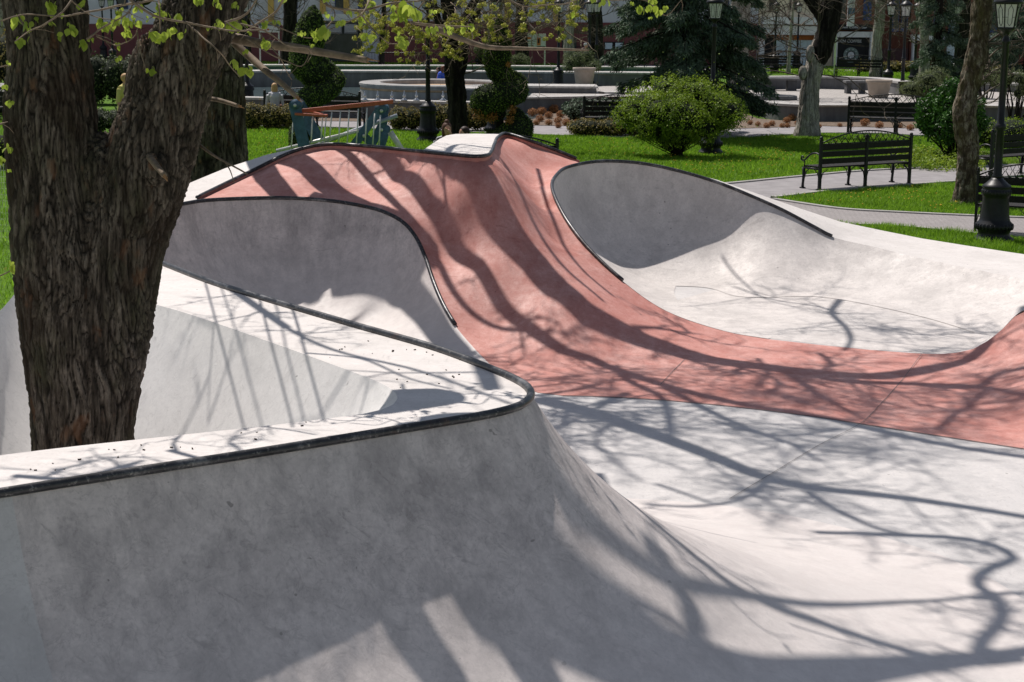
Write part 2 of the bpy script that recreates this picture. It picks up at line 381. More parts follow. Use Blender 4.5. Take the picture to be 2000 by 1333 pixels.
red_b += [tuple(P(a, b, z)) for a, b, z in [(2150, 880, .10), (2300, 800, .5), (2330, 700, .75), (2260, 630, .53)]]
iCr = near_idx(SC[330:], P(2180, 618, .52))+330
red_b += dn(SC, iCr, len(SC), 4, -.003)
red_b += [tuple(P(a, b, .006)) for a, b in [(1700, 684), (1600, 674)]]
red_b += dn(SC, 0, near_idx(SC[:200], P(1160, 318, 1.45)), 4, -.004)
tl = [(p[0], p[1], p[2]) for p in ST[::-3]]
DROP = lambda z: -.045 if z > 1.7 else -.02-.025*max(0, (z-1.36)/.34)
tl = [(x, y, z+DROP(z)) for x, y, z in tl]
red_b += tl
CT = [(700, 350, 1.465), (740, 392, 1.30), (800, 380, 1.37), (850, 380, 1.385), (900, 400, 1.31), (860, 470, .92), (900, 460, .98), (950, 540, .625), (900, 540, .61), (920, 600, .353), (940, 650, .164), (1000, 610, .318), (1060, 680, .09), (1110, 735, .01), (1010, 690, .05), (1050, 740, .008), (950, 390, 1.37),
      (1000, 480, .91), (1100, 580, .49), (1150, 640, .24), (1200, 700, .03), (1300, 720, .006), (1280, 670, .09), (1400, 690, .01), (1500, 720, .006), (1700, 740, .006), (1700, 790, .006), (1500, 760, .006), (1350, 750, .006), (1850, 780, .008), (1850, 730, .02), (1950, 740, .06), (1950, 800, .02), (2060, 760, .2), (2060, 820, .09),
      (1040, 330, 1.42), (1050, 370, 1.24), (1065, 420, 1.03), (1090, 470, .85), (1130, 520, .67), (1185, 570, .45), (1250, 620, .24), (1330, 660, .10), (800, 325, 1.63), (900, 340, 1.57), (600, 335, 1.55)]
CT3 = L3(CT)
o_red = sheet('wave_surface', red_b, M_RED, CT3, step=.11, zmin=.004); o_red['label'] = 'red concrete wave running down from the upper deck to the floor'
# little upright face between upper lip and red surface
mb = MB(); top = [tuple(p) for p in ST]; mb.grid([top, [(x, y, z+DROP(z)-.01) for x, y, z in top]]); mb.build('lip_face', M_RED, park)
# ---- decks
mb = MB(); rr_ = L3([(2000, 877, .004), (2150, 880, .10), (2300, 800, .5), (2330, 700, .75), (2260, 630, .53)]); mb.grid([rr_, [(x, y, -.05) for x, y, z in rr_]]); mb.build('outer_face', M_RED, park, smooth=False)
E_in = [(-3.95, 6.2), (-2.23, 7.37), (-1.6, 7.70), (-1.24, 7.88), (-.93, 8.05), (-.7, 8.2), (-.6, 8.38), (-.60, 8.6), (-.69, 8.84), (-.99, 9.3), (-1.53, 10.07), (-1.95, 10.65), (-2.3, 11.1), (-2.9, 11.7), (-3.56, 12.2)]
E_in = cr([(x, y, 1.5) for x, y in E_in], 70)
OUT = L3([(100, 480, 1.5), (108, 440, 1.48), (118, 414, 1.42), (200, 397, 1.41), (280, 383, 1.40), (360, 362, 1.42), (440, 329, 1.52), (520, 303, 1.66), (590, 287, 1.77)])
iB = near_idx(SA, P(388, 395, 1.34))
deck = dn(SA, 0, iB, 3)+[tuple(p) for p in ST[:near_idx(ST, P(640, 284, 1.8)):3]]+[tuple(P(632, 282.5, 1.8))]+OUT[::-1]+[tuple(p) for p in E_in[::-1]]
deck += [tuple(P(-1100, 1040, 1.5))]
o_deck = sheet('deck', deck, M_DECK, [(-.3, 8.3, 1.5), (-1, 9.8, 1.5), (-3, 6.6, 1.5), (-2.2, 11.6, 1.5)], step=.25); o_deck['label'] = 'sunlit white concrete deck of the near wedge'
iD0 = near_idx(ST, P(822, 298, 1.8)); iD1 = near_idx(ST, P(990, 263, 1.8))
updeck = [tuple(p) for p in ST[iD0:iD1+1:2]]+L3([(975, 262.3, 1.8), (930, 261.5, 1.8), (890, 262, 1.8), (872, 265, 1.8), (858, 272, 1.8), (842, 283, 1.8)])
o_ud = sheet('deck', updeck, M_DECK, flat=1.8, step=.3); o_ud['label'] = 'small upper deck behind the red wave'
iS0 = near_idx(SC[:250], P(1160, 318, 1.45)); iS1 = near_idx(SC[:360], P(2230, 600, .46))
rim_out = L3([(2300, 560, .42), (2200, 522, .4), (2000, 497, .4), (1900, 482, .42), (1800, 466, .45), (1720, 450, .52), (1640, 433, .62), (1570, 410, .76), (1500, 386, .93), (1400, 351.5, 1.2), (1260, 317.5, 1.4), (1160, 314.5, 1.46)])
rim = dn(SC, iS0, iS1, 3)+rim_out
o_rim = sheet('deck', rim, M_DECK, [], step=.3); o_rim['label'] = 'white concrete rim along the right of the rear bowl'
# outer faces down to the lawn
def skirt(pts, nm='outer_face', mat=M_BANK, out=.0):
    mb = MB(); mb.grid([[tuple(p) for p in pts], [(p[0], p[1], -.05) for p in pts]]); return mb.build(nm, mat, park, smooth=False)
skirt(rim_out); skirt(OUT); skirt(updeck[len(updeck)-6:]+[updeck[0]])
skirt([(p[0], p[1]+.035, p[2]) for p in ST[near_idx(ST, P(632, 284, 1.8)):iD0+1:2]]); skirt([(p[0], p[1]+.035, p[2]) for p in ST[iD1::2]])
# ---- tree pit: banks, left berm, soil
G_in = [(-3.2, 8.1), (-2.9, 8.35), (-2.6, 8.5), (-2.3, 8.6), (-2.1, 8.7), (-1.98, 8.8), (-1.9, 8.9), (-1.85, 9.0), (-1.85, 9.1), (-1.93, 9.35), (-2.1, 9.65), (-2.3, 9.9), (-2.5, 10.1), (-2.75, 10.3), (-3.05, 10.45)]
G_in = cr([(x, y, .25) for x, y in G_in], 70)
rows = []
for k in range(13):
    t = k/12; s = t if t < .5 else t
    rows.append([tuple(E_in[i]*(1-t)+G_in[i]*t) for i in range(70)])
mb = MB(); mb.grid(rows); ob = mb.build('pit_bank', M_BANK, park); ob['label'] = 'white sloping bank around the tree pit'
LB = cr([(-3.95, 6.2, 1.5), (-4.0, 7.3, 1.3), (-3.9, 8.6, 1.15), (-3.72, 10, 1.2), (-3.55, 11.4, 1.38), (-3.56, 12.2, 1.5)], 30)
LG = cr([tuple(G_in[0]), (-3.4, 8.6, .25), (-3.45, 9.4, .25), (-3.3, 10.2, .25), tuple(G_in[-1])], 30)
LO = cr([(-6.0, 5.4, -.03), (-6.3, 7.3, -.03), (-6.1, 8.8, -.03), (-5.6, 10.2, -.03), (-5.0, 12.0, -.03), (-4.3, 13.9, -.03)], 30)
mb = MB(); mb.grid([[tuple(LB[i]*(1-t)+LG[i]*t) for i in range(30)] for t in (0, .3, .6, 1)]); mb.build('pit_bank', M_BANK, park)
mb = MB(); mb.grid([[tuple(LB[i]*(1-t)+LO[i]*t) for i in range(30)] for t in (0, .3, .6, 1)]); mb.build('outer_face', M_BANK, park)
mb = MB(); soilp = [tuple(p) for p in G_in]+[tuple(p) for p in LG[::-1]]; mb.v = soilp+[(-2.5, 9.4, .25)]; n = len(soilp); mb.f = [(i, (i+1) % n, n) for i in range(n)]
M_SOIL = simple('brown_soil', (.10, .07, .05), .95, .4, 12, .6)
mb.build('pit_soil', M_SOIL, park)
# ---- floor
fl = [(-9, 2), (9, 2), (8.5, 12), (7, 17), (6.6, 20.3), (4, 21.2), (1, 21.6), (-2, 20), (-4.3, 18), (-3.9, 14), (-3.5, 12.4), (-4.6, 10), (-6, 5)]
fl = [(x, y, 0.) for x, y in fl]
o_floor = sheet('bowl_floor', fl, M_FLOOR, flat=0., step=1.0); o_floor['label'] = 'light grey concrete floor of the skate park'
bf = [(1290, 596), (1400, 565), (1700, 560), (1950, 590), (2050, 615), (2000, 640), (1850, 689), (1700, 684), (1500, 661), (1420, 646)]
sheet('bowl_floor', [tuple(P(a, b, .002)) for a, b in bf], M_PALE, flat=.002, step=.5)['label'] = 'pale flat bottom of the rear bowl'
# toe seams and control joints
def ribbon(pts, wd, mat, nm='floor_joint', dz=.004):
    pts = cr(pts, 60); mb = MB(); T = np.gradient(pts, axis=0); T[:, 2] = 0; T /= np.linalg.norm(T, axis=1)[:, None]; N = np.stack([T[:, 1], -T[:, 0], 0*T[:, 0]], 1)*wd/2
    a = pts+N; b = pts-N; a[:, 2] += dz; b[:, 2] += dz; mb.grid([[tuple(x) for x in a], [tuple(x) for x in b]]); return mb.build(nm, mat, park)
ribbon(L3([(1385, 652, .03), (1350, 690, .012), (1310, 730, .008), (1290, 752, .008)]), .006, M_JOINT)
ribbon(L3([(1800, 692, .02), (1760, 745, .008), (1715, 795, .008), (1680, 828, .008), (1600, 870, .004), (1500, 930, .004), (1425, 975, .004)]), .006, M_JOINT)
ribbon(L3([(1100, 773, .006), (1150, 774, .006), (1220, 777, .006), (1300, 782, .006), (1400, 791, .006), (1500, 802, .006), (1600, 815, .006), (1700, 831, .006), (1850, 854, .006), (2000, 877, .006)]), .008, M_JOINT, dz=.002)
# ---- BVH of the park for casting shadows-of-branches back to the crowns
def bvh_of(objs):
    vs, fs = [], []
    for o in objs:
        k = len(vs); vs += [v.co.copy() for v in o.data.vertices]; fs += [tuple(i+k for i in p.vertices) for p in o.data.polygons]
    return BVHTree.FromPolygons(vs, fs)
BV = bvh_of([o_pan, o_A, o_B, o_C, o_C2, o_red, o_deck, o_ud, o_rim, o_floor])
def hit(px, py):
    d = ray(px, py).normalized(); h = BV.ray_cast(EYE, d); return h[0] if h[0] is not None else P(px, py, 0)
# ================================================================ SHADOW-CASTING TREES AND THE BIG NEAR TREE
def bark(name, lo, hi, sx=9, sz=1.6, moss=None, bumpd=.03, attr=False, strength=.9):
    t = NT(name, .9, .15); co = t.coord((sx, sx, sz)); nz = t.noise(co, 1, 7, .65, .5); co2 = t.coord((1, 1, .5)); n2 = t.noise(co2, 3, 5)
    fine = t.noise(t.coord((1, 1, .45)), 60, 6, .7); med = t.noise(t.coord((1, 1, .22)), 34, 5, .65, .6)
    c = t.ramp(nz, [(.36, tuple(x*.35 for x in lo)), (.47, lo), (.62, hi)])
    if moss: c = t.mix(t.ramp(n2, [(.48, 0), (.66, .8)]), c, moss)
    c = t.mix(t.ramp(med, [(.36, .85), (.50, 0)]), c, tuple(x*.3 for x in lo))
    c = t.mix(t.ramp(fine, [(.3, .6), (.6, 0)]), c, tuple(x*.4 for x in lo))
    if attr:
        a = t.n('ShaderNodeAttribute', attribute_name='furrow_shade'); c = t.mix(t.ramp(a.outputs['Fac'], [(.08, 1), (.5, .0)]), c, (.010, .008, .006))  # crack occlusion painted into the bark colour along the furrows
        pt_ = t.noise(t.coord((1, 1, .6)), 2.1, 3, .5); c = t.mix(t.ramp(pt_, [(.52, 0), (.62, .6)]), c, (.022, .013, .008))
        wm = t.noise(t.coord((1, 1, .5)), 9, 3, .5); c = t.mix(t.ramp(wm, [(.60, 0), (.70, .45)]), c, (.17, .085, .045))
    t.color(c); t.bump(t.mix(.5, t.mix(.5, nz, med), fine), strength, bumpd); return t.m
M_BARK = bark('furrowed_bark', (.085, .068, .052), (.205, .172, .138), 21, 3.0, (.06, .062, .032), .012, True)
M_BARKD = bark('dark_bark', (.018, .015, .012), (.06, .052, .042))
M_BARKM = bark('mossy_flaky_bark', (.10, .072, .05), (.33, .28, .22), 9, 5, (.10, .085, .03))
M_BARKL = bark('pale_bark', (.33, .30, .26), (.56, .52, .46), 14, 1.4)
M_TWIG = simple('twig_bark', (.20, .15, .105), .8, .4, 20)
M_WOODB = simple('broken_wood', (.30, .17, .08), .85, .4, 30)
M_LIME = leafmat('young_lime_leaf', (.25, .34, .035), (.50, .60, .10), .45, .4)
M_YEL = leafmat('yellow_green_blossom', (.33, .34, .05), (.58, .55, .12), .3)

def voro(q):
    i = np.floor(q).astype(int); f = q-i; b1 = np.full(len(q), 9.); b2 = b1.copy()
    for dx in (-1, 0, 1):
        for dy in (-1, 0, 1):
            for dz in (-1, 0, 1):
                c = (i+[dx, dy, dz]) & 255; h = _perm[_perm[_perm[c[:, 0]]+c[:, 1]]+c[:, 2]]; g = _g[h]*.5+.5
                d = np.linalg.norm(np.array([dx, dy, dz])+g-f, axis=1); b2 = np.minimum(b2, np.maximum(d, b1)); b1 = np.minimum(b1, d)
    return b2-b1
def bark_thing(o, amp=.03, fr=(40, 40, 3.0)):
    me = o.data; n = len(me.vertices); co = np.empty(n*3); me.vertices.foreach_get('co', co); co = co.reshape(-1, 3)
    nr = np.empty(n*3); me.vertices.foreach_get('normal', nr); nr = nr.reshape(-1, 3)
    wv = np.stack([noise3(co*[2.6, 2.6, 2.2]+5), noise3(co*[2.6, 2.6, 2.2]+25), noise3(co*1.5+9)], 1)*[.08, .08, .2]+np.stack([noise3(co*[9, 9, 6]+5), noise3(co*[9, 9, 6]+25), 0*co[:, 0]], 1)*.02
    q = (co+wv)*fr
    v1 = np.clip(voro(q)/.38, 0, 1); v2 = np.clip(voro(q*[1.9, 1.9, 2.6]+40)/.3, 0, 1); r = np.clip(np.abs(noise3(q*.8+70))*4, 0, 1)
    f = (v1**.6)*(.5+.5*r**.5)*(.72+.28*v2)
    lump = noise3(co*[1.8, 1.8, 1.1]+77); co = co + nr*((f-.55)*amp*1.6 + noise3(co*[30, 30, 18])*amp*.35 + lump*.05)[:, None]
    me.vertices.foreach_set('co', co.ravel()); a = me.attributes.new('furrow_shade', 'FLOAT', 'POINT'); a.data.foreach_set('value', f.astype(np.float32)); me.update()
def resamp(pts, rad, n=40):
    A = cr([(*p, r) for p, r in zip(pts, rad)], n); return [tuple(a[:3]) for a in A], list(A[:, 3])

near_tree = thing('big_tree', 'huge forked tree with deeply furrowed brown bark rising from the pit inside the white wedge', 'tree', (-2.4, 9.5, .25))
mb = MB()
def pt(px, py, D=9.5): return PD(px, py, D)
tr1 = [(-2.42, 9.5, .05), pt(158, 880), pt(154, 760), pt(142, 620), pt(123, 480), pt(105, 340), pt(98, 220), pt(95, 110), pt(85, 0), pt(60, -150), pt(20, -420, 9.7)]
r1 = [.35, .285, .285, .285, .275, .25, .245, .23, .235, .2, .14]
tr2 = [(-2.42, 9.5, .05), pt(168, 880), pt(178, 760), pt(210, 620), pt(235, 480), pt(276, 350), pt(324, 210), pt(360, 110), pt(396, 0, 9.55), pt(440, -150, 9.7), pt(520, -380, 10.2)]
r2 = [.35, .27, .265, .26, .255, .238, .228, .222, .222, .24, .16]
a, b = resamp(tr1, r1, 60); mb.tube(a, b, 24); a, b = resamp(tr2, r2, 60); mb.tube(a, b, 24)
mb.ball(tuple(pt(200, 345)), (.12, .18, .25)); mb.ball(tuple(pt(310, 170)), (.18, .2, .33))
mb.ball((-2.4, 9.5, .28), (.52, .5, .22))
# knots and burrs
mb.ball(tuple(pt(300, 330, 9.3)), (.08, .08, .1))
trunk = mb.build('trunk', M_BARK, near_tree, world=True); remesh(trunk, .0085, 18); bark_thing(trunk, .015)

# ---- branches whose shadows fall on the bowl: each stroke is where the shadow lies, z the height of the wood above it
def caster(stroke, z0, z1, r0, r1, n=26):
    pts = [hit(*s) for s in stroke]; m = len(pts); out = []
    L = [0]
    for i in range(1, m): L.append(L[-1]+(pts[i]-pts[i-1]).length)
    for p, l in zip(pts, L):
        z = z0+(z1-z0)*l/L[-1]; out.append(p+SUN*((z-p.z)/SUN.z))
    A = cr([tuple(p) for p in out], n); rr = np.linspace(r0, r1, n)
    return [Vector(a) for a in A], list(rr)
def side_twigs(mb, pts, rr, rnd, dens=1.0, reach=.9):
    dens *= 1.2
    n = len(pts); Ltot = sum((pts[i+1]-pts[i]).length for i in range(n-1)); cnt = int(Ltot*dens*4.5)
    for _ in range(cnt):
        i = rnd.randrange(2, n-1); p = pts[i]; t = (pts[i]-pts[i-1]).normalized()
        d = (t*rnd.uniform(.3, .9)+Vector((rnd.gauss(0, 1), rnd.gauss(0, 1), rnd.gauss(.1, .6))).normalized()).normalized()
        twig(mb, p, d, reach*rnd.uniform(.5, 1.7), max(.014, rr[i]*.27), rnd, 3)
def twig(mb, p, d, L, r, rnd, depth, n=4):
    pts = [p]; rad = [r]; k = 5; q = p
    for i in range(k):
        d = (d+Vector((rnd.gauss(0, .22), rnd.gauss(0, .22), rnd.gauss(.03, .2)))).normalized(); q = q+d*L/k; pts.append(q); rad.append(r*(1-.75*(i+1)/k))
    mb.tube(pts, rad, n, cap=False)
    if depth > 0:
        for i in range(1, k+1):
            if rnd.random() < .75:
                nd = (d+Vector((rnd.gauss(0, .8), rnd.gauss(0, .8), rnd.gauss(.1, .6)))).normalized(); twig(mb, pts[i], nd, L*.6, r*.6, rnd, depth-1, n)
rnd = random.Random(5)
far_tree = thing('tall_tree', 'tall dark-barked tree standing behind the left end of the red wave', 'tree', (-4.45, 25.5, -.03))
T2 = [(-4.45, 25.5, -.1), PD(425, 345, 25.5), PD(424, 250, 25.5), PD(420, 150, 25.5), PD(418, 60, 25.5), (-4.5, 25.4, 4.6), (-4.45, 25.3, 6.5), (-4.4, 25.2, 8.5), (-4.35, 25.1, 11)]
mb = MB(); a, b = resamp(T2, [.62, .47, .43, .41, .40, .36, .26, .18, .09], 50); mb.tube(a, b, 24); t2 = mb.build('trunk', M_BARK, far_tree, world=True); remesh(t2, .03, 4); bark_thing(t2, .035, (11, 11, 1.6))
def limb(parent, start, strokes, z0, z1, r0, r1, dens=1., reach=.9, main=True, name='branch', mat=None, tw=True):
    mb = MB(); pts, rr = caster(strokes, z0, z1, r0*1.3, r1*1.15)
    if start is not None:                            # the limb goes on, back over the upper deck toward the tall tree
        k = [pts[0]+Vector((HX*u, HY*u, -.28*u)) for u in (3.2, 2.4, 1.6, .8, 0)]; mb.tube(k, [r0*1.5, r0*1.45, r0*1.4, r0*1.35, r0*1.3], 8)
    mb.tube(pts, rr, 8)
    if tw: side_twigs(mb, pts, rr, rnd, dens, reach)
    return mb.build(name, mat or M_BARKD, parent, world=True)
S5 = (-4.37, 25.15, 10.0)
B = [
 ([(905, 316), (962, 389), (1020, 480), (1070, 545), (1130, 600), (1200, 640), (1270, 668), (1350, 695), (1450, 712), (1560, 725), (1680, 736), (1760, 731), (1850, 715), (1920, 680), (2000, 600)], 5.2, 8.2, .15, .055, S5, .35),
 ([(752, 306), (797, 350), (862, 434), (930, 515), (966, 573), (1020, 632), (1065, 663), (1110, 690), (1160, 703), (1230, 732), (1330, 762), (1450, 790), (1600, 815), (1700, 838), (1850, 870), (2050, 900)], 5.0, 8.4, .075, .045, S5, .35),
 ([(684, 305), (727, 353), (772, 398), (808, 434), (850, 500), (880, 560), (905, 595), (975, 641), (1029, 645)], 4.8, 6.5, .045, .03, S5, .12),
 ([(579, 310), (615, 348), (651, 380), (700, 402)], 4.6, 5.2, .10, .09, S5, .0),
 ([(495, 335), (530, 360), (560, 390)], 4.5, 4.9, .14, .14, S5, .0),
 ([(640, 500), (720, 500), (790, 500), (850, 505)], 4.8, 5.1, .16, .16, None, .0),  # unseen limb added to shade the top of the pocket's lit patch
 ([(740, 500), (800, 575), (850, 640), (905, 700), (960, 760)], 5.2, 6.4, .12, .05, S5, .2),
 ([(1050, 775), (1130, 760), (1200, 745), (1250, 738)], 7.0, 7.4, .02, .015, None, .8),
 ([(1390, 820), (1500, 850), (1650, 838), (1720, 815)], 7.6, 8.0, .02, .015, None, 1.5),
 ([(1100, 830), (1110, 805), (1160, 790), (1215, 772)], 7.2, 7.5, .025, .02, None, 1.),
 ([(1830, 840), (1880, 800), (1930, 760)], 8, 8.2, .03, .02, None, 2.5),
 ([(1700, 640), (1800, 655), (1900, 650)], 7.6, 7.8, .015, .012, None, 2.0),
 ([(1480, 700), (1500, 730), (1480, 755)], 7.4, 7.6, .025, .012, None, 1.5),
 ([(1600, 690), (1625, 712), (1600, 728)], 7.4, 7.6, .03, .02, None, 1.5),
 ([(1052, 779), (1090, 790), (1150, 805), (1280, 850), (1400, 895), (1500, 935), (1600, 955), (1700, 965), (1850, 985), (2050, 1018)], 6.8, 8.4, .105, .04, None, .6),
 ([(1200, 715), (1230, 745), (1290, 775), (1305, 810), (1310, 850)], 7.2, 7.6, .045, .03, None, .8),
 ([(1230, 768), (1180, 790), (1140, 810), (1105, 832)], 7.2, 7.5, .035, .02, None, .8),
 ([(1300, 757), (1400, 810), (1480, 845), (1550, 870), (1600, 900)], 7.6, 8.2, .045, .02, None, 1.2),
 ([(1560, 727), (1650, 745), (1780, 750), (1900, 755), (2020, 775)], 7.8, 8.3, .065, .04, None, .8),
 ([(1540, 727), (1590, 765), (1640, 795), (1690, 820)], 7.8, 8.2, .05, .02, None, 1.5),
 ([(1780, 750), (1900, 757), (1950, 730), (2020, 715)], 8, 8.3, .05, .04, None, .8),
 ([(1640, 585), (1625, 612), (1652, 640), (1662, 665), (1650, 685)], 7.0, 7.4, .04, .025, None, .2),
 ([(1640, 615), (1600, 600), (1520, 588), (1430, 560)], 7.0, 7.3, .016, .012, None, .4),
 ([(1410, 500), (1450, 550), (1510, 590), (1560, 602)], 6.5, 7.2, .012, .01, None, .15),
 ([(1500, 935), (1470, 965), (1420, 982), (1350, 990), (1260, 985)], 7.8, 8.2, .035, .02, None, .4),
 ([(1280, 945), (1330, 962), (1390, 984)], 8, 8.2, .022, .018, None, .4),
 ([(1050, 330), (1085, 440), (1140, 530), (1200, 580)], 5.0, 5.6, .02, .02, None, 0),
 ([(985, 318), (1040, 430), (1100, 520), (1180, 590)], 5.0, 5.6, .028, .02, None, 0),
 ([(870, 300), (900, 283), (960, 290)], 5.0, 5.3, .04, .03, None, .4),
]
for st, z0, z1, r0, r1, s, dn_ in B: limb(far_tree, s, st, z0, z1, r0, r1, dn_, tw=dn_ > 0)
N5 = tuple(pt(405, -60, 9.6))
B = [
 ([(925, 1000), (1005, 1090), (1085, 1175), (1180, 1245), (1310, 1298), (1490, 1325), (1650, 1314), (1850, 1292), (2050, 1262)], 4.2, 7.5, .125, .05, None, .0),
 ([(745, 1120), (800, 1225), (885, 1345)], 4.0, 4.6, .08, .085, None, .0),
 ([(870, 1030), (950, 1150), (1060, 1330)], 4.1, 5.0, .09, .09, None, .0),
 ([(1082, 945), (1145, 1010), (1215, 1070), (1320, 1135), (1430, 1157), (1550, 1177), (1750, 1177), (1900, 1165)], 5.2, 7, .035, .018, None, .16),
 ([(1000, 1000), (1060, 1055), (1150, 1125), (1240, 1175), (1320, 1215)], 5, 6, .035, .02, None, .16),
 ([(1165, 925), (1240, 990), (1325, 1060), (1425, 1140), (1500, 1180), (1600, 1215), (1750, 1265), (1875, 1295), (2000, 1288)], 5.8, 7.4, .045, .03, None, .16),
 ([(1190, 1220), (1275, 1260), (1360, 1285)], 5.2, 5.8, .04, .03, None, .16),
 ([(1280, 1070), (1310, 1125), (1345, 1180), (1355, 1225), (1350, 1285)], 6, 6.5, .045, .03, None, .16),
 ([(1590, 1040), (1750, 1045), (1910, 1057), (1980, 1087), (1925, 1115), (1908, 1140), (1955, 1180), (1950, 1220), (1920, 1250), (1908, 1300)], 6.6, 7.6, .03, .045, None, .5),
 ([(1575, 960), (1650, 1005), (1725, 1035), (1800, 1050)], 7, 7.4, .028, .02, None, .5),
 ([(1900, 1168), (1960, 1160), (2040, 1155)], 7.4, 7.6, .03, .02, None, .4),
 ([(300, 740), (370, 712), (450, 700), (560, 640)], 4.6, 5.2, .04, .03, None, 0),
 ([(420, 650), (440, 720), (480, 800), (530, 850)], 4.4, 4.7, .006, .005, None, 0),
 ([(520, 670), (560, 740), (590, 830)], 4.4, 4.7, .006, .005, None, 0),
 ([(425, 728), (455, 785), (482, 842)], 4.0, 4.1, .007, .006, None, 0.),
 ([(547, 730), (560, 780), (572, 835)], 4.0, 4.1, .007, .006, None, 0.),
 ([(580, 690), (605, 750), (635, 825)], 4.0, 4.1, .008, .006, None, 0.),
 ([(785, 750), (795, 780), (806, 806)], 4.0, 4.1, .008, .007, None, 0.),
 ([(600, 690), (700, 700), (800, 740), (880, 760)], 4.8, 5.2, .012, .01, None, .0),
 ([(330, 830), (370, 760), (390, 710)], 4.6, 5.0, .03, .02, None, 0),
 ([(0, 760), (60, 690), (120, 600)], 4.2, 5.0, .05, .03, None, 1.2),
 ([(460, 660), (640, 680), (820, 725), (1000, 790)], 5, 6, .02, .014, None, .25),
 ([(330, 880), (420, 900), (500, 880)], 4.2, 4.6, .016, .012, None, .8),
 ([(30, 930), (130, 935), (280, 900)], 4.2, 4.8, .02, .012, None, 1.0),
]
for st, z0, z1, r0, r1, s, dn_ in B: limb(near_tree, s, st, z0, z1, r0, r1, dn_, reach=.6, tw=dn_ > 0)

# ---- leafy twigs hanging into the top of the picture, 8-10 m from the eye
def leaf(mb, p, size, rnd, droop=1.0):
    a = rnd.uniform(0, 2*math.pi); ax = Vector((math.cos(a), math.sin(a), 0)); dn2 = (Vector((0, 0, -1))*droop+ax*rnd.uniform(.1, .8)).normalized()
    sd = dn2.cross(Vector((rnd.gauss(0, 1), rnd.gauss(0, 1), rnd.gauss(0, .5)))).normalized(); nn = dn2.cross(sd)
    L = size; W = size*.42
    prof = [(0, 0, 0), (.12, .55, .10), (.35, .98, .16), (.6, .85, .15), (.82, .42, .08), (1.0, 0, 0)]
    l = []; r = []; m = []
    for t, wd, bd in prof:
        c = p+dn2*(t*L)+nn*(math.sin(t*2.6)*.16*L); m.append(c-nn*bd*L*.45)
        l.append(c+sd*wd*W); r.append(c-sd*wd*W)
    vs = m+l[1:5]+r[1:5]
    fs = [(0, 6, 1), (1, 6, 7, 2), (2, 7, 8, 3), (3, 8, 9, 4), (4, 9, 5), (0, 1, 10), (1, 2, 11, 10), (2, 3, 12, 11), (3, 4, 13, 12), (4, 5, 13)]
    mb.add(vs, fs)
def cluster(mb, p, size, rnd, k=4):
    for _ in range(k): leaf(mb, p+Vector((rnd.gauss(0, size*.28), rnd.gauss(0, size*.28), rnd.gauss(0, size*.22))), size*rnd.uniform(.6, 1.15), rnd)
TW = [  # polyline px, depth, radius
 ([(380, -30), (300, 0), (240, 12), (190, 20), (150, 27), (100, 32), (50, 30), (0, 42)], 8.9, .006),
 ([(150, -20), (130, 15), (100, 40), (60, 60), (30, 80)], 8.8, .005),
 ([(120, -20), (150, 10), (180, 30), (205, 38), (225, 40)], 8.9, .004),
 ([(230, -30), (260, 5), (300, 30), (350, 42), (400, 52), (450, 60), (520, 58)], 9.0, .007),
 ([(170, 75), (200, 55), (230, 40), (255, 20), (262, -20)], 9.0, .005),
 ([(190, 70), (215, 85), (235, 88), (262, 72), (268, 55), (250, 20)], 9.2, .004),
 ([(310, 0), (312, 25), (312, 60)], 9.0, .005), ([(267, 60), (275, 100), (284, 140)], 9.1, .004),
 ([(375, 55), (420, 95), (450, 130), (470, 150)], 9.0, .005),
 ([(440, 45), (480, 30), (500, 0), (505, -30)], 9.2, .006),
 ([(485, 35), (510, 70), (545, 110), (560, 140), (570, 155)], 9.3, .004),
 ([(470, 45), (520, 60), (560, 90), (600, 95), (610, 105)], 9.0, .004),
 ([(560, -20), (540, 20), (500, 50), (470, 60), (440, 40)], 9.0, .006),
 ([(500, 40), (550, 55), (600, 75), (625, 68)], 9.4, .004),
 ([(480, 75), (520, 100), (560, 120), (590, 130), (608, 92)], 9.3, .004),
 ([(620, -20), (640, 10), (700, 22), (760, 8), (830, 0), (870, -20)], 9.6, .007),
 ([(720, 0), (705, 30), (660, 50), (620, 70)], 9.5, .004), ([(830, 0), (815, 20), (812, 35)], 9.6, .004),
 ([(700, 20), (720, 50), (745, 75), (760, 85), (780, 85)], 9.6, .004),
 ([(810, 45), (880, 52), (920, 52)], 9.8, .005),
 ([(1120, -20), (1180, 0), (1260, 0), (1300, 30), (1330, 0)], 10.2, .005),
 ([(980, -20), (1000, 5), (1090, 10), (1130, 0)], 10, .005),
 ([(0, 130), (15, 128)], 9, .003), ([(0, 245), (15, 240)], 9.2, .005),
 ([(-10, 545), (20, 528), (36, 518)], 9.6, .004),
 ([(640, 55), (655, 30), (640, 0)], 9.3, .004),
]
lv = MB()
rnd = random.Random(21)
for pl, D, r in TW:
    twigs = MB()
    m = len(pl); pts = [PD(x, y, D+rnd.uniform(-.1, .1)) for x, y in pl]; A = cr([tuple(p) for p in pts], m*5)
    A = A+np.stack([noise3(A*6+3), noise3(A*6+13), noise3(A*6+23)], 1)*.012
    rr = np.linspace(r*1.25, r*.55, len(A)); twigs.tube([Vector(a) for a in A], list(rr), 5)
    for i in range(3, len(A), 7):
        if rnd.random() < .6:
            p = Vector(A[i]); q = p+Vector((rnd.gauss(0, .05), rnd.gauss(0, .05), -rnd.uniform(.0, .08))); twigs.tube([p, (p+q)/2+Vector((.005, 0, .004)), q], [r*.5, r*.4, r*.3], 4)
    twigs.build('leafy_twig', M_TWIG, near_tree, world=True)
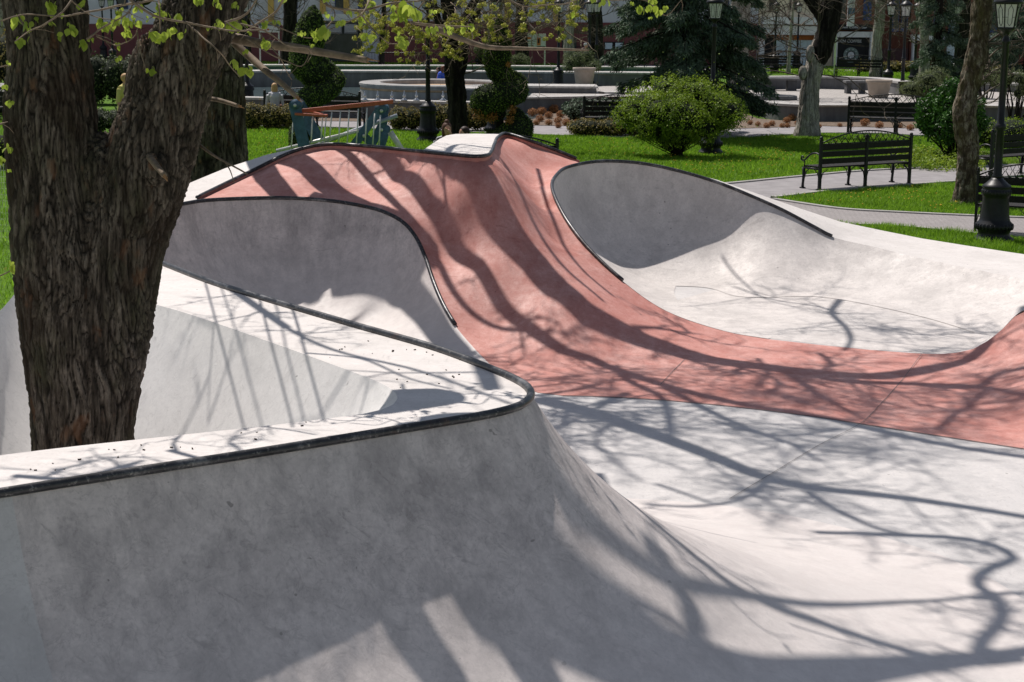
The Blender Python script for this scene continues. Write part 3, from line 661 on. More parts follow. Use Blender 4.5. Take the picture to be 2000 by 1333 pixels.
LC = [(6, 40, 2, 9), (33, 38, 5, 12), (57, 37, 2, 8), (33, 78, 4, 9), (46, 78, 2, 6), (72, 58, 2, 8), (108, 72, 2, 6), (92, 47, 2, 6), (95, 25, 2, 7), (130, 32, 2, 6), (129, 50, 1, 6), (141, 62, 4, 11), (160, 88, 4, 10),
      (170, 82, 2, 7), (107, 5, 4, 12), (166, 10, 2, 6), (190, 42, 3, 8), (210, 50, 2, 9), (226, 25, 5, 11), (240, 40, 3, 8), (256, 40, 4, 9), (268, 42, 3, 9), (244, 60, 2, 7), (250, 68, 3, 8), (277, 38, 2, 7), (227, 92, 1, 6),
      (267, 15, 3, 8), (308, 10, 2, 7), (310, 28, 2, 7), (324, 28, 2, 7), (336, 30, 2, 8), (347, 32, 3, 9), (309, 68, 6, 12), (326, 68, 4, 11), (343, 60, 3, 10), (364, 70, 3, 8), (405, 58, 2, 6), (289, 143, 4, 9),
      (417, 48, 3, 9), (430, 52, 3, 9), (445, 50, 3, 9), (456, 45, 4, 11), (433, 15, 2, 8), (449, 12, 3, 9), (382, 2, 5, 10), (412, 3, 2, 6), (492, 65, 2, 7), (472, 103, 2, 7), (450, 127, 2, 7), (466, 133, 2, 8), (480, 138, 4, 12),
      (509, 50, 3, 9), (450, 45, 4, 11), (552, 5, 3, 9), (512, 82, 3, 10), (527, 88, 5, 12), (538, 48, 2, 7), (592, 68, 2, 7), (607, 65, 3, 9), (618, 72, 5, 12), (608, 92, 2, 6), (636, 58, 3, 9), (643, 58, 3, 9), (659, 48, 2, 7),
      (667, 45, 2, 7), (637, 35, 2, 7), (640, 0, 3, 9), (685, 25, 3, 8), (700, 40, 2, 7), (725, 12, 4, 11), (764, 15, 2, 8), (772, 25, 4, 10), (805, 20, 6, 14), (815, 25, 4, 12), (795, 35, 3, 10), (714, 70, 3, 9), (728, 75, 4, 10), (780, 75, 3, 9),
      (795, 85, 3, 9), (845, 25, 3, 8), (838, 58, 4, 10), (848, 60, 3, 9), (870, 60, 2, 7), (884, 62, 2, 8), (905, 55, 3, 9), (920, 55, 3, 11), (1232, 10, 2, 7), (1247, 15, 3, 8), (1262, 18, 3, 8), (1275, 3, 4, 8), (1290, 22, 3, 9), (1302, 18, 4, 10), (1275, 38, 2, 7),
      (1118, 28, 2, 8), (1180, 2, 2, 8), (1160, 0, 3, 8), (15, 520, 2, 8), (30, 518, 2, 8), (3, 525, 2, 8), (10, 170, 2, 6), (8, 205, 2, 6), (12, 310, 2, 7), (20, 335, 2, 6), (8, 290, 2, 7), (3, 128, 2, 6), (215, 90, 2, 5), (228, 118, 3, 6)]
for x, y, k, s in LC:
    cluster(lv, PD(x, y-5, 9.15 if x < 700 else 9.7)+Vector((0, rnd.uniform(-.15, .15), 0)), .0105*s*.68*rnd.uniform(.55, 1.15)*.78, rnd, k+2)
lv.build('young_leaves', M_LIME, near_tree, world=True)
# broken limbs
def stub(pl, D, r0, r1, tip=True):
    mb = MB(); pts = [PD(x, y, d) for (x, y), d in zip(pl, D)]; A = cr([tuple(p) for p in pts], 24); A = A+np.stack([noise3(A*3+3), noise3(A*3+13), noise3(A*3+23)], 1)*.02
    mb.tube([Vector(a) for a in A], list(np.linspace(r0, r1, 24)*(1+.12*noise3(A*9))), 10); o = mb.build('broken_branch', M_TWIG, near_tree, world=True)
    if tip:
        t = MB(); a, b = Vector(A[-1]), Vector(A[-2]); d = (a-b).normalized()
        for k in range(7):
            e = a+d*random.uniform(.02, .06)+Vector((random.gauss(0, r1*.4), 0, random.gauss(0, r1*.4))); t.tube([a+Vector((random.gauss(0, r1*.4), 0, random.gauss(0, r1*.4)))-d*.05, e], [r1*.45, .002], 5)
        q = t.build('splintered_end', M_WOODB, o); q.location = -Vector((0, 0, 0))
        q.data.transform(Matrix.Translation(-near_tree.location))
    return o
stub([(445, 72), (500, 84), (560, 93), (640, 103), (718, 117)], [9.7, 9.6, 9.5, 9.4, 9.3], .031, .016)
stub([(455, 80), (490, 115), (530, 148), (583, 188)], [9.8, 9.7, 9.5, 9.3], .024, .013)
stub([(392, 193), (430, 197), (464, 205)], [9.8, 9.7, 9.6], .014, .011)
stub([(376, 268), (410, 298), (450, 322), (484, 342)], [9.7, 9.5, 9.4, 9.3], .01, .004, False)
stub([(438, 315), (450, 335), (457, 358)], [9.45, 9.4, 9.4], .005, .002, False)
stub([(284, 300), (300, 315), (322, 340)], [9.35, 9.2, 9.05], .022, .016)
stub([(855, 55), (900, 75), (950, 92), (1020, 93), (1090, 98), (1150, 97)], [12, 12, 12, 12, 12, 12], .022, .006, False)
stub([(800, 45), (850, 52), (890, 54), (900, 52)], [12, 12, 12, 12], .008, .006, False)
for k, (x, y, x2, y2) in enumerate([(425, 728, 482, 840), (547, 730, 570, 835), (568, 685, 632, 820), (590, 700, 640, 830)]):
    pass
# ================================================================ GROUND
rnd = random.Random(77); RNG = np.random.default_rng(5)
def struct(o): o['kind'] = 'structure'; return o
def lawnmat():
    t = NT('lawn', .9, .1); co = t.coord(); a = t.noise(co, .5, 4); b = t.noise(co, 14, 6, .7)
    c = t.ramp(a, [(.3, (.08, .17, .012)), (.7, (.13, .26, .02))]); c = t.mix(t.ramp(b, [(.35, .8), (.6, 0)]), c, (.03, .055, .01)); t.color(c); t.bump(b, .8, .03); return t.m
M_LAWN = lawnmat()
mb = MB(); mb.grid([[(-400, -30, -.03), (400, -30, -.03)], [(-400, 900, -.03), (400, 900, -.03)]]); struct(mb.build('lawn', M_LAWN))
def pavemat(name, c, sc_, joint, rot=0, bw=.5):
    t = NT(name, .8, .25); co = t.coord((1, 1, 1), (0, 0, rot)); b = t.n('ShaderNodeTexBrick'); b.inputs['Scale'].default_value = sc_; b.inputs['Mortar Size'].default_value = joint
    b.inputs['Color1'].default_value = (*c, 1); b.inputs['Color2'].default_value = (*[x*.86 for x in c], 1); b.inputs['Mortar'].default_value = (*[x*.5 for x in c], 1); t.l(co, b.inputs[0])
    n = t.noise(t.coord(), 2.2, 6, .65); cc = t.mix(t.ramp(n, [(.35, .35), (.65, 0)]), b.outputs[0], tuple(x*.6 for x in c)); t.color(cc); return t.m
M_PAVE = pavemat('paver_path', (.33, .305, .30), 4.0, .02, .9)
M_PLAZA = pavemat('plaza_paving', (.44, .41, .385), 1.3, .012, .3)
M_ASPH = simple('grey_path', (.27, .255, .26), .85, .18, 3, .15)
M_KERB = simple('kerb_stone', (.33, .315, .30), .8, .2, 4)
def flat(name, px, mat, z=0.004, kb=None, step=.5):
    pts = [tuple(P(x, y, 0))[:2]+(z,) for x, y in px]; o = sheet(name, pts, mat, flat=z, step=step, parent=None); return struct(o)
def kerb(px, z=.03, wd=.12, name='kerb'):
    A = cr([tuple(P(x, y, 0)) for x, y in px], 60); T = np.gradient(A, axis=0); T[:, 2] = 0; T /= np.linalg.norm(T, axis=1)[:, None]; N = np.stack([T[:, 1], -T[:, 0], 0*T[:, 0]], 1)*wd/2
    a, b = A+N, A-N; lo = -.04; r = []
    for q, zz in ((a, lo), (a, z), (b, z), (b, lo)): r.append([(x, y, zz) for x, y, _ in q])
    mb = MB(); mb.grid(r); return struct(mb.build(name, M_KERB, smooth=False))
flat('garden_path', [(1330, 368), (1450, 357), (1560, 346), (1700, 334), (1870, 327), (2200, 318), (2200, 331), (2000, 345), (1860, 356), (1650, 371), (1495, 388), (1400, 398)], M_ASPH, .004)
flat('paver_path', [(1400, 396), (1495, 389), (1560, 398), (1650, 410), (1750, 416), (1900, 423), (2200, 434), (2300, 482), (2000, 465), (1900, 457), (1750, 443), (1640, 438), (1500, 440), (1400, 430)], M_PAVE, .007)
flat('far_path', [(430, 236), (700, 238), (1050, 246), (1150, 248), (1420, 253), (1600, 247), (1800, 252), (2200, 264), (2200, 288), (2000, 282), (1850, 270), (1700, 262), (1600, 261), (1420, 270), (1150, 267), (1080, 265), (700, 252), (430, 246)], M_ASPH, .004)
flat('side_path', [(-400, 150), (-60, 160), (30, 164), (60, 172), (-20, 190), (-400, 190)], M_ASPH, .004)
for k in ([(1330, 368), (1450, 357), (1560, 346), (1700, 334), (1870, 327), (2200, 318)], [(1510, 387), (1650, 371), (1860, 356), (2000, 345), (2200, 331)], [(1510, 390), (1560, 398), (1650, 410), (1750, 416), (1900, 423), (2200, 434)],
          [(1640, 439), (1750, 443), (1900, 457), (2000, 465), (2300, 482)], [(430, 246), (700, 252), (1080, 265), (1150, 267), (1420, 270), (1600, 261), (1700, 262), (1850, 270), (2000, 282)]): kerb(k)
M_MULCH = simple('dry_bed_soil', (.155, .115, .085), .95, .45, 9, .7)
flat('flower_bed', [(430, 222), (700, 230), (1030, 236), (1080, 222), (1180, 217), (1320, 214), (1440, 216), (1480, 232), (1560, 238), (1850, 238), (2200, 248), (2200, 263), (1800, 251), (1600, 246), (1420, 252), (1150, 247), (1050, 245), (700, 237), (430, 235)], M_MULCH, .002)
flat('flower_bed', [(1780, 330), (1740, 318), (1780, 298), (1850, 290), (1990, 300), (2000, 322), (1870, 326)], M_SOIL, .002)
# grass: blades in clumps
def pip(x, y, poly):
    c = np.zeros(len(x), bool); j = len(poly)-1
    for i in range(len(poly)):
        xi, yi = poly[i]; xj, yj = poly[j]
        with np.errstate(divide='ignore', invalid='ignore'): c ^= ((yi > y) != (yj > y)) & (x < (xj-xi)*(y-yi)/(yj-yi+1e-15)+xi)
        j = i
    return c
def plan(px): return [tuple(P(x, y, 0))[:2] for x, y in px]
GR = leafmat('grass_blade', (.10, .22, .012), (.27, .46, .035), .5, .55, .8)
def grass(name, px, n, hgt, wd=.012, excl=(), lab='short sunlit lawn grass with yellow dandelions'):
    poly = plan(px); a = np.array(poly); lo, hi = a.min(0), a.max(0)
    x = RNG.uniform(lo[0], hi[0], n); y = RNG.uniform(lo[1], hi[1], n); k = pip(x, y, poly)
    for e in excl: k &= ~pip(x, y, plan(e))
    x, y = x[k], y[k]; m = len(x)
    cl = noise3(np.stack([x*1.6, y*1.6, x*0], 1)); h = hgt*(.65+.9*np.clip(cl+.3, 0, 1))*RNG.uniform(.5, 1.3, m)
    a = RNG.uniform(0, 2*math.pi, m); lx, ly = RNG.normal(0, .45, m)*h, RNG.normal(0, .45, m)*h; dx, dy = np.cos(a)*wd*.5, np.sin(a)*wd*.5
    z = np.full(m, -.03)
    v = np.stack([np.stack([x-dx, y-dy, z], 1), np.stack([x+dx, y+dy, z], 1), np.stack([x+dx*.7+lx*.45, y+dy*.7+ly*.45, z+h*.6], 1), np.stack([x-dx*.7+lx*.45, y-dy*.7+ly*.45, z+h*.6], 1), np.stack([x+lx, y+ly, z+h], 1)], 1).reshape(-1, 3)
    i = np.arange(m)*5; f = [(q, q+1, q+2, q+3) for q in i]+[(q+3, q+2, q+4) for q in i]
    me = bpy.data.meshes.new(name); me.from_pydata(v.tolist(), [], f); me.materials.append(GR); o = bpy.data.objects.new(name, me); COL.objects.link(o); tag(o, lab, 'grass', kind='stuff'); return o
grass('grass', [(1640, 439), (1750, 443), (1900, 457), (2000, 466), (2150, 474), (2300, 560), (2000, 505), (1800, 475), (1560, 437)], 60000, .10, lab='strip of grass between the white rim and the paved path')
grass('grass', [(1510, 389), (1650, 372), (1860, 357), (2000, 346), (2150, 336), (2200, 432), (1900, 422), (1750, 415), (1650, 409), (1560, 397)], 120000, .09, lab='wedge of lawn between the two paths, dotted with dandelions')
grass('grass', [(1000, 262), (1150, 268), (1420, 271), (1600, 262), (1700, 263), (1850, 271), (2000, 284), (2200, 300), (2200, 317), (1870, 326), (1700, 333), (1560, 345), (1450, 356), (1330, 367), (1000, 350)], 210000, .09, .018, lab='broad lawn behind the rear bowl, under the round bushes')
grass('grass', [(430, 247), (700, 253), (1080, 266), (1060, 330), (700, 320), (340, 390), (300, 300)], 130000, .09, .02, lab='lawn around the climbing frame behind the red wave')
grass('grass', [(-150, 180), (60, 180), (200, 250), (300, 600), (-200, 640)], 130000, .11, .016, lab='lawn left of the huge forked tree behind the wire fence')
grass('grass', [(440, 118), (1120, 118), (1120, 128), (440, 129)], 30000, .10, .05, lab='far strip of grass behind the fountain pool')
grass('grass', [(1460, 126), (2050, 140), (2050, 172), (1720, 150), (1460, 141)], 40000, .10, .05, lab='far strip of grass in front of the coffee shop')
# dandelions
M_DAND = simple('dandelion_yellow', (.62, .42, .03), .7, .2)
mb = MB()
for poly, n in (([(1150, 272), (1420, 275), (1560, 300), (1500, 345), (1150, 330)], 150), ([(1560, 385), (1700, 372), (1860, 362), (1880, 418), (1700, 408), (1600, 398)], 60), ([(480, 255), (700, 258), (760, 300), (480, 310)], 80), ([(1500, 268), (1830, 272), (1860, 320), (1500, 340)], 40)):
    pl = plan(poly); a = np.array(pl)
    for _ in range(n*3):
        x, y = rnd.uniform(a[:, 0].min(), a[:, 0].max()), rnd.uniform(a[:, 1].min(), a[:, 1].max())
        if pip(np.array([x]), np.array([y]), pl)[0] and noise3([[x*.8, y*.8, 2]])[0] > -.1: mb.ball((x, y, .06), (.017, .017, .010), 5, 3)
tag(mb.build('dandelions', M_DAND), 'scattered yellow dandelion heads in the lawns', 'flowers', kind='stuff')
mb = MB()                                            # dark flecks laid where shadows of buds dot the deck
for _ in range(60):
    u = rnd.random(); x, y = (rnd.uniform(560, 900), rnd.uniform(650, 760)) if u < .6 else (rnd.uniform(0, 600), 0)
    if u >= .6: y = 940-.16*x-rnd.uniform(0, 30)
    q = hit(x, y)
    if q.z > 1.45: s_ = rnd.uniform(.003, .0065); mb.box((q.x, q.y, q.z+s_*.5), (s_*2.4, s_, s_), rnd.uniform(0, 3))
tag(mb.build('bud_shadow_flecks', simple('bud_shadow_tone', (.06, .04, .03), .8)), 'tiny dark flecks standing in for bud shadows on the white deck', 'litter', kind='stuff')
# ================================================================ FOLIAGE
def cards(name, mat, parent, C, R, n, size, shell=.55, flatn=0, up=.0, aspect=.55, droop=0, stuffkind=None, cut=None, rough=1.6):
    """many small leaf faces in ellipsoids C (k,3) radii R (k,3)"""
    C = np.array(C, float); R = np.array(R, float); k = len(C); vol = np.prod(R, 1)**(2/3.); idx = RNG.choice(k, n, p=vol/vol.sum())
    d = RNG.normal(size=(n, 3)); d /= np.linalg.norm(d, axis=1)[:, None]; rr = shell+(1-shell)*RNG.uniform(0, 1, n)**.6
    lump = 1+rough*(.22*noise3(d*2.3+idx[:, None]*3.7)+.12*noise3(d*6+idx[:, None])+.10*np.abs(RNG.normal(size=n))**2*(RNG.uniform(size=n) < .06))
    p = C[idx]+d*R[idx]*(rr*lump)[:, None]
    keep = np.ones(n, bool)
    if cut: keep = noise3(p*cut[0]) > cut[1]
    p = p[keep]; d = d[keep]; n = len(p)
    nn = d*.8+RNG.normal(size=(n, 3))*.7; nn[:, 2] += up; nn /= np.linalg.norm(nn, axis=1)[:, None]
    t = np.cross(nn, RNG.normal(size=(n, 3))); t[:, 2] -= droop; t /= np.linalg.norm(t, axis=1)[:, None]; b = np.cross(nn, t)
    s = size*RNG.uniform(.55, 1.35, n)[:, None]
    v = np.stack([p-t*s*.5, p+b*s*aspect*.5, p+t*s*.5+nn*s*.1, p-b*s*aspect*.5], 1).reshape(-1, 3)
    i = np.arange(n)*4; f = [(q, q+1, q+2, q+3) for q in i]
    if parent is not None: v = v-np.array(parent.location)
    me = bpy.data.meshes.new(name); me.from_pydata(v.tolist(), [], f); me.materials.append(mat); o = bpy.data.objects.new(name, me); COL.objects.link(o)
    if parent is not None: o.parent = parent
    return o
M_SHR = leafmat('bright_shrub_leaf', (.08, .15, .012), (.34, .46, .04), .4, .5, 1.2)
M_DGR = leafmat('glossy_dark_leaf', (.012, .04, .008), (.07, .19, .02), .25, .4, 1.5)
M_TOP = leafmat('topiary_juniper', (.02, .04, .010), (.18, .26, .045), .18, .7, 3)
M_PIN = leafmat('pale_pine', (.06, .085, .03), (.22, .26, .10), .15, .6, 2)
M_SPR = leafmat('blue_green_spruce', (.012, .027, .016), (.17, .24, .15), .1, .7, 1.6)
M_HED = leafmat('dark_hedge_leaf', (.02, .035, .012), (.10, .13, .04), .15, .6, 2)
M_GLD = leafmat('golden_hedge_leaf', (.07, .06, .02), (.36, .29, .08), .2, .6, 2)
M_BRN = leafmat('dry_grass_tuft', (.16, .06, .02), (.50, .24, .09), .2, .7, 3)
M_DRY = leafmat('rusty_dead_foliage', (.25, .09, .02), (.55, .26, .07), .2, .7, 3)
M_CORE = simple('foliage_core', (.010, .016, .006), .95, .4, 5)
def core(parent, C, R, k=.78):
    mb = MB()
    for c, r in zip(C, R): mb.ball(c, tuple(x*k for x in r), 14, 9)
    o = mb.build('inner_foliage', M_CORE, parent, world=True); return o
def stems(parent, base, top_pts, r=.012, name='stems', mat=None):
    mb = MB(); base = Vector(base)
    for t in top_pts:
        t = Vector(t); m = (base+t)/2+Vector((rnd.gauss(0, .06), rnd.gauss(0, .06), rnd.gauss(0, .03))); s = base+Vector((rnd.gauss(0, .08), rnd.gauss(0, .08), 0))
        mb.tube([s, m, t], [r, r*.75, r*.4], 5)
    return mb.build(name, mat or M_BARKD, parent, world=True)
# round bright shrub
g = P(1325, 306); s = g.y/3300
sh = thing('round_shrub', 'big dome shaped bush with bright yellow-green spring leaves on the lawn behind the rear bowl', 'bush', tuple(g))
C = []; R = []
for (px, py, r, dy) in [(1320, 215, 62, 0), (1265, 212, 52, .1), (1380, 212, 56, .1), (1235, 225, 38, .2), (1418, 222, 40, 0), (1300, 180, 40, .2), (1355, 184, 42, .1), (1320, 250, 50, -.1), (1275, 246, 40, -.3), (1370, 246, 42, -.2), (1405, 240, 30, .1), (1330, 230, 55, -.5), (1290, 220, 45, -.5)]:
    c = PD(px, py, g.y+dy); C.append(tuple(c)); R.append((r*s*1.08, r*s*1.05, r*s*.86))
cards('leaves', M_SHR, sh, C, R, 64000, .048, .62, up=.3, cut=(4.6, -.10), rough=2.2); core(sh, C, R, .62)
stems(sh, g, [PD(g_, y_, g.y+rnd.uniform(-.6, .6)) for g_, y_ in [(rnd.uniform(1225, 1425), rnd.uniform(190, 265)) for _ in range(60)]], .014)
# dark glossy bush
g = P(1862, 318); s = g.y/3300
b2 = thing('dark_bush', 'glossy dark green bush with bare crooked stems beside the leaning trunk on the right', 'bush', tuple(g)); C = []; R = []
for (px, py, r) in [(1850, 205, 46), (1820, 220, 36), (1885, 215, 42), (1850, 245, 44), (1815, 245, 26), (1905, 240, 26), (1860, 180, 30), (1890, 270, 26)]:
    C.append(tuple(PD(px, py, g.y+rnd.uniform(-.3, .3)))); R.append((r*s, r*s, r*s*.9))
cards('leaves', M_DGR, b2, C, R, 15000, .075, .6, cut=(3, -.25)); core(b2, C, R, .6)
stems(b2, g, [PD(rnd.uniform(1800, 1910), rnd.uniform(200, 290), g.y) for _ in range(16)], .03)
# low plants under it
g = P(1800, 318)
lp = thing('ground_plants', 'low leafy green plants in the bed under the dark bush', 'plants', tuple(g)); C = [tuple(P(x, y, .12)) for x, y in [(1745, 318), (1770, 306), (1800, 318), (1830, 322), (1850, 308), (1870, 316), (1800, 300), (1760, 296), (1910, 312), (1890, 298), (1890, 322)]]
cards('leaves', M_SHR, lp, C, [(.45, .5, .22)]*len(C), 4500, .07, .3, up=.6)
# pale pines
def pine(px, py, D, rx, rz, label, name='dwarf_pine', n=7000, base=None, group=None):
    c = PD(px, py, D); s = D/3300; t = thing(name, label, 'bush', (c.x, c.y, base if base is not None else 0), group=group); C = []; R = []
    for _ in range(12):
        C.append((c.x+rnd.uniform(-.6, .6)*rx*s, c.y+rnd.uniform(-.5, .5)*rx*s, c.z+rnd.uniform(-.5, .5)*rz*s)); R.append((rx*s*.42, rx*s*.42, rz*s*.45))
    cards('needles', M_PIN, t, C, R, n, .10, .3, up=.5, aspect=.16); core(t, C, R, .5)
    stems(t, (c.x, c.y, base or 0), [C[i] for i in range(12)], .03); return t
pine(1810, 165, 55, 62, 40, 'pale green spreading pine bush behind the dark bush on the right')
pine(1925, 150, 58, 36, 28, 'small pale pine bush seen between the leaning trunk and the tall lamp')
pine(1985, 165, 50, 38, 35, 'dry pinkish-brown bare bush at the right edge of the picture', n=2500)
pine(1138, 120, 70, 42, 26, 'rounded pine growing in the clay-coloured pot by the fountain', 'potted_pine', base=.9)
pine(1015, 118, 88, 22, 16, 'small grey-green pine far behind the spiral topiary')
pine(940, 100, 92, 16, 14, 'tiny grey-green pine far behind the fork of the maple')
# hedges: boxes of leaves
def hedge(px0, px1, ybase, ytop, depth, mat, label, n, size=.06, name='hedge', z=0, lumps=None):
    a, b = P(px0, ybase, z), P(px1, ybase, z); h = (ybase-ytop)*a.y/3300; L = (b-a).length; d = (b-a).normalized(); nrm = Vector((-d.y, d.x, 0)); mid = (a+b)/2
    t = thing(name, label, 'hedge', (mid.x, mid.y, z)); k = max(2, int(L/(.6*max(h, depth)))); C = []; R = []
    for i in range(k+1):
        p = a.lerp(b, i/k)+nrm*depth*.5; C.append((p.x, p.y, z+h*.5)); R.append((L/k*.75+.02, depth*.6, h*.53*rnd.uniform(.88, 1.08)))
    cards('leaves', mat, t, C, R, n, size, .7, up=.2); core(t, C, R, .86); return t
hedge(492, 566, 254, 205, .8, M_GLD, 'clipped olive and gold hedge left of the climbing frame', 7000)
hedge(780, 832, 256, 212, .8, M_GLD, 'russet-tipped hedge left of the fluted lamp base', 3500)
hedge(852, 905, 258, 207, .8, M_GLD, 'golden sunlit hedge between the lamp and the maple trunk', 4500)
hedge(905, 962, 258, 212, .8, M_GLD, 'golden hedge between the maple trunk and the spiral topiary', 4000)
hedge(1147, 1245, 268, 236, .8, M_GLD, 'low green and gold hedge left of the big round shrub', 5000)
hedge(440, 560, 117, 66, 2, M_HED, 'dark green clipped hedge far behind the left topiary', 6000, .16)
hedge(650, 850, 117, 66, 2, M_HED, 'long dark green hedge under the white fascia of the maroon building', 9000, .16)
hedge(1170, 1250, 123, 96, 2, M_HED, 'short dark hedge in front of the small windows left of the spruce', 3500, .16)
hedge(1700, 1800, 142, 121, 1.2, M_GLD, 'dry yellowish hedge in front of the brick-red wall', 3500, .14)
hedge(1880, 2050, 150, 128, 1.2, M_GLD, 'olive hedge at the far right under the dark trees', 4500, .14)
hedge(1905, 1990, 292, 236, 1.0, M_SHR, 'yellow-green low bush behind the tall lamp pole on the right', 4500, .05)
hedge(-120, 30, 175, 60, 2.5, M_GLD, 'tall bronze-green bush at the left edge of the picture', 6000, .12)
hedge(-160, 24, 236, 176, 1.5, M_HED, 'dark leafy shrub left of the huge tree behind the wire fence', 5000, .08)
hedge(180, 275, 262, 214, 1.2, M_HED, 'low dark shrub below the fork of the huge tree', 4000, .07)
hedge(185, 260, 205, 110, 1.5, M_HED, 'leafy bush seen through the fork of the huge tree', 5000, .09)
hedge(-60, 40, 330, 262, .8, M_SHR, 'yellow-green shrub behind the wire fence left of the huge tree', 3500, .05)
hedge(1140, 1240, 236, 196, 1.2, M_SPR, 'low spreading juniper beneath the spruce', 5000, .09)
# ornamental grass tufts
tufts = []
for (x, y, r) in [(1040, 222, 9), (1058, 218, 11), (1072, 226, 10), (1082, 214, 12), (1095, 224, 10), (1110, 218, 11), (1120, 228, 10), (1055, 232, 10), (1072, 240, 9), (1090, 236, 10), (1106, 240, 10), (1128, 240, 9), (1090, 246, 8), (1130, 220, 9), (1048, 240, 8), (1118, 212, 9),
                  (1480, 243, 7), (1497, 246, 8), (1512, 226, 9), (1508, 242, 8), (1528, 246, 7), (1537, 236, 9), (1547, 230, 10), (1538, 246, 7), (1562, 247, 8), (1574, 245, 7), (1590, 241, 8), (1600, 247, 6), (1660, 246, 7), (1689, 240, 11), (1717, 245, 10), (1757, 246, 8), (1778, 250, 9), (1640, 245, 6), (1465, 240, 7), (1556, 241, 6)]:
    g = P(x, y+r*.6); s = g.y/3300
    t = thing('grass_tuft', 'dry rust-brown ornamental grass tuft in the bed along the plaza wall', 'plant', tuple(g), group='dry grass tufts in the beds')
    if not tufts:
        cards('blades', M_BRN, t, [(g.x, g.y, .12)], [(.17, .17, .14)], 520, .07, .25, up=.7, aspect=.25, droop=.3, rough=.2); tufts.append(t)
    else:
        bl = [o for o in bpy.data.objects if o.parent == tufts[0]][0].copy(); COL.objects.link(bl); bl.parent = t; k = r*s/.17*.9; t.scale = (k, k, k); t.rotation_euler = (0, 0, rnd.uniform(0, 6))
# topiaries
def topiary(chain, base, label, dry=()):
    g = P(*base); s = g.y/3300; t = thing('spiral_topiary', label, 'topiary', tuple(g)); C = []; R = []
    for run in chain:
        A = np.array(run, float); m = len(A)*4; q = np.linspace(0, len(A)-1, m); A = np.stack([np.interp(q, range(len(A)), A[:, k]) for k in range(4)], 1)
        for x, y, r, dy in A: c = PD(x, y, g.y+dy); C.append(tuple(c)); R.append((r*s, r*s, r*s*.92))
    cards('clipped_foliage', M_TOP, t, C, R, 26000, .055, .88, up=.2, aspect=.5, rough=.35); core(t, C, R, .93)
    if dry: cards('dry_foliage', M_DRY, t, [tuple(PD(x, y, g.y-.5)) for x, y, r in dry], [(r*s, .2, r*s) for x, y, r in dry], 900, .05, .2)
    mb = MB(); mb.tube([tuple(g), tuple(PD(base[0], 120, g.y)), tuple(PD(chain[0][0][0], chain[0][0][1]+20, g.y))], [.11, .08, .03], 8); mb.build('trunk', M_BARKD, t, world=True); return t
topiary([[(612, 14, 5, 0), (609, 38, 23, 0), (606, 68, 32, 0), (598, 100, 32, 0), (596, 128, 32, -.1), (610, 142, 30, -.2)], [(608, 122, 30, .1), (640, 143, 24, .35), (652, 158, 24, .2), (640, 176, 23, -.15), (618, 186, 25, -.4), (600, 196, 27, -.5), (592, 208, 22, -.4)], [(588, 235, 14, 0), (588, 262, 26, 0), (594, 288, 30, 0)]],
        (602, 302), 'dark green topiary clipped into a spiral, standing behind the climbing frame', [])
topiary([[(973, 42, 12, 0), (975, 60, 21, 0), (973, 88, 27, 0), (970, 115, 28, 0), (974, 142, 24, 0), (985, 152, 19, .1)], [(990, 148, 18, .3), (1010, 162, 22, .3), (1008, 182, 25, .1), (985, 186, 30, -.3), (952, 194, 32, -.4), (944, 203, 28, -.3), (968, 218, 22, 0)], [(1005, 225, 18, .2), (1020, 248, 24, .1), (1005, 264, 34, -.2), (985, 276, 30, -.2)]],
        (976, 288), 'dark green topiary spiral with rusty dead patches between the maple and the hedge', [(935, 222, 16), (960, 228, 14), (1000, 215, 10), (995, 235, 10), (992, 127, 6)])
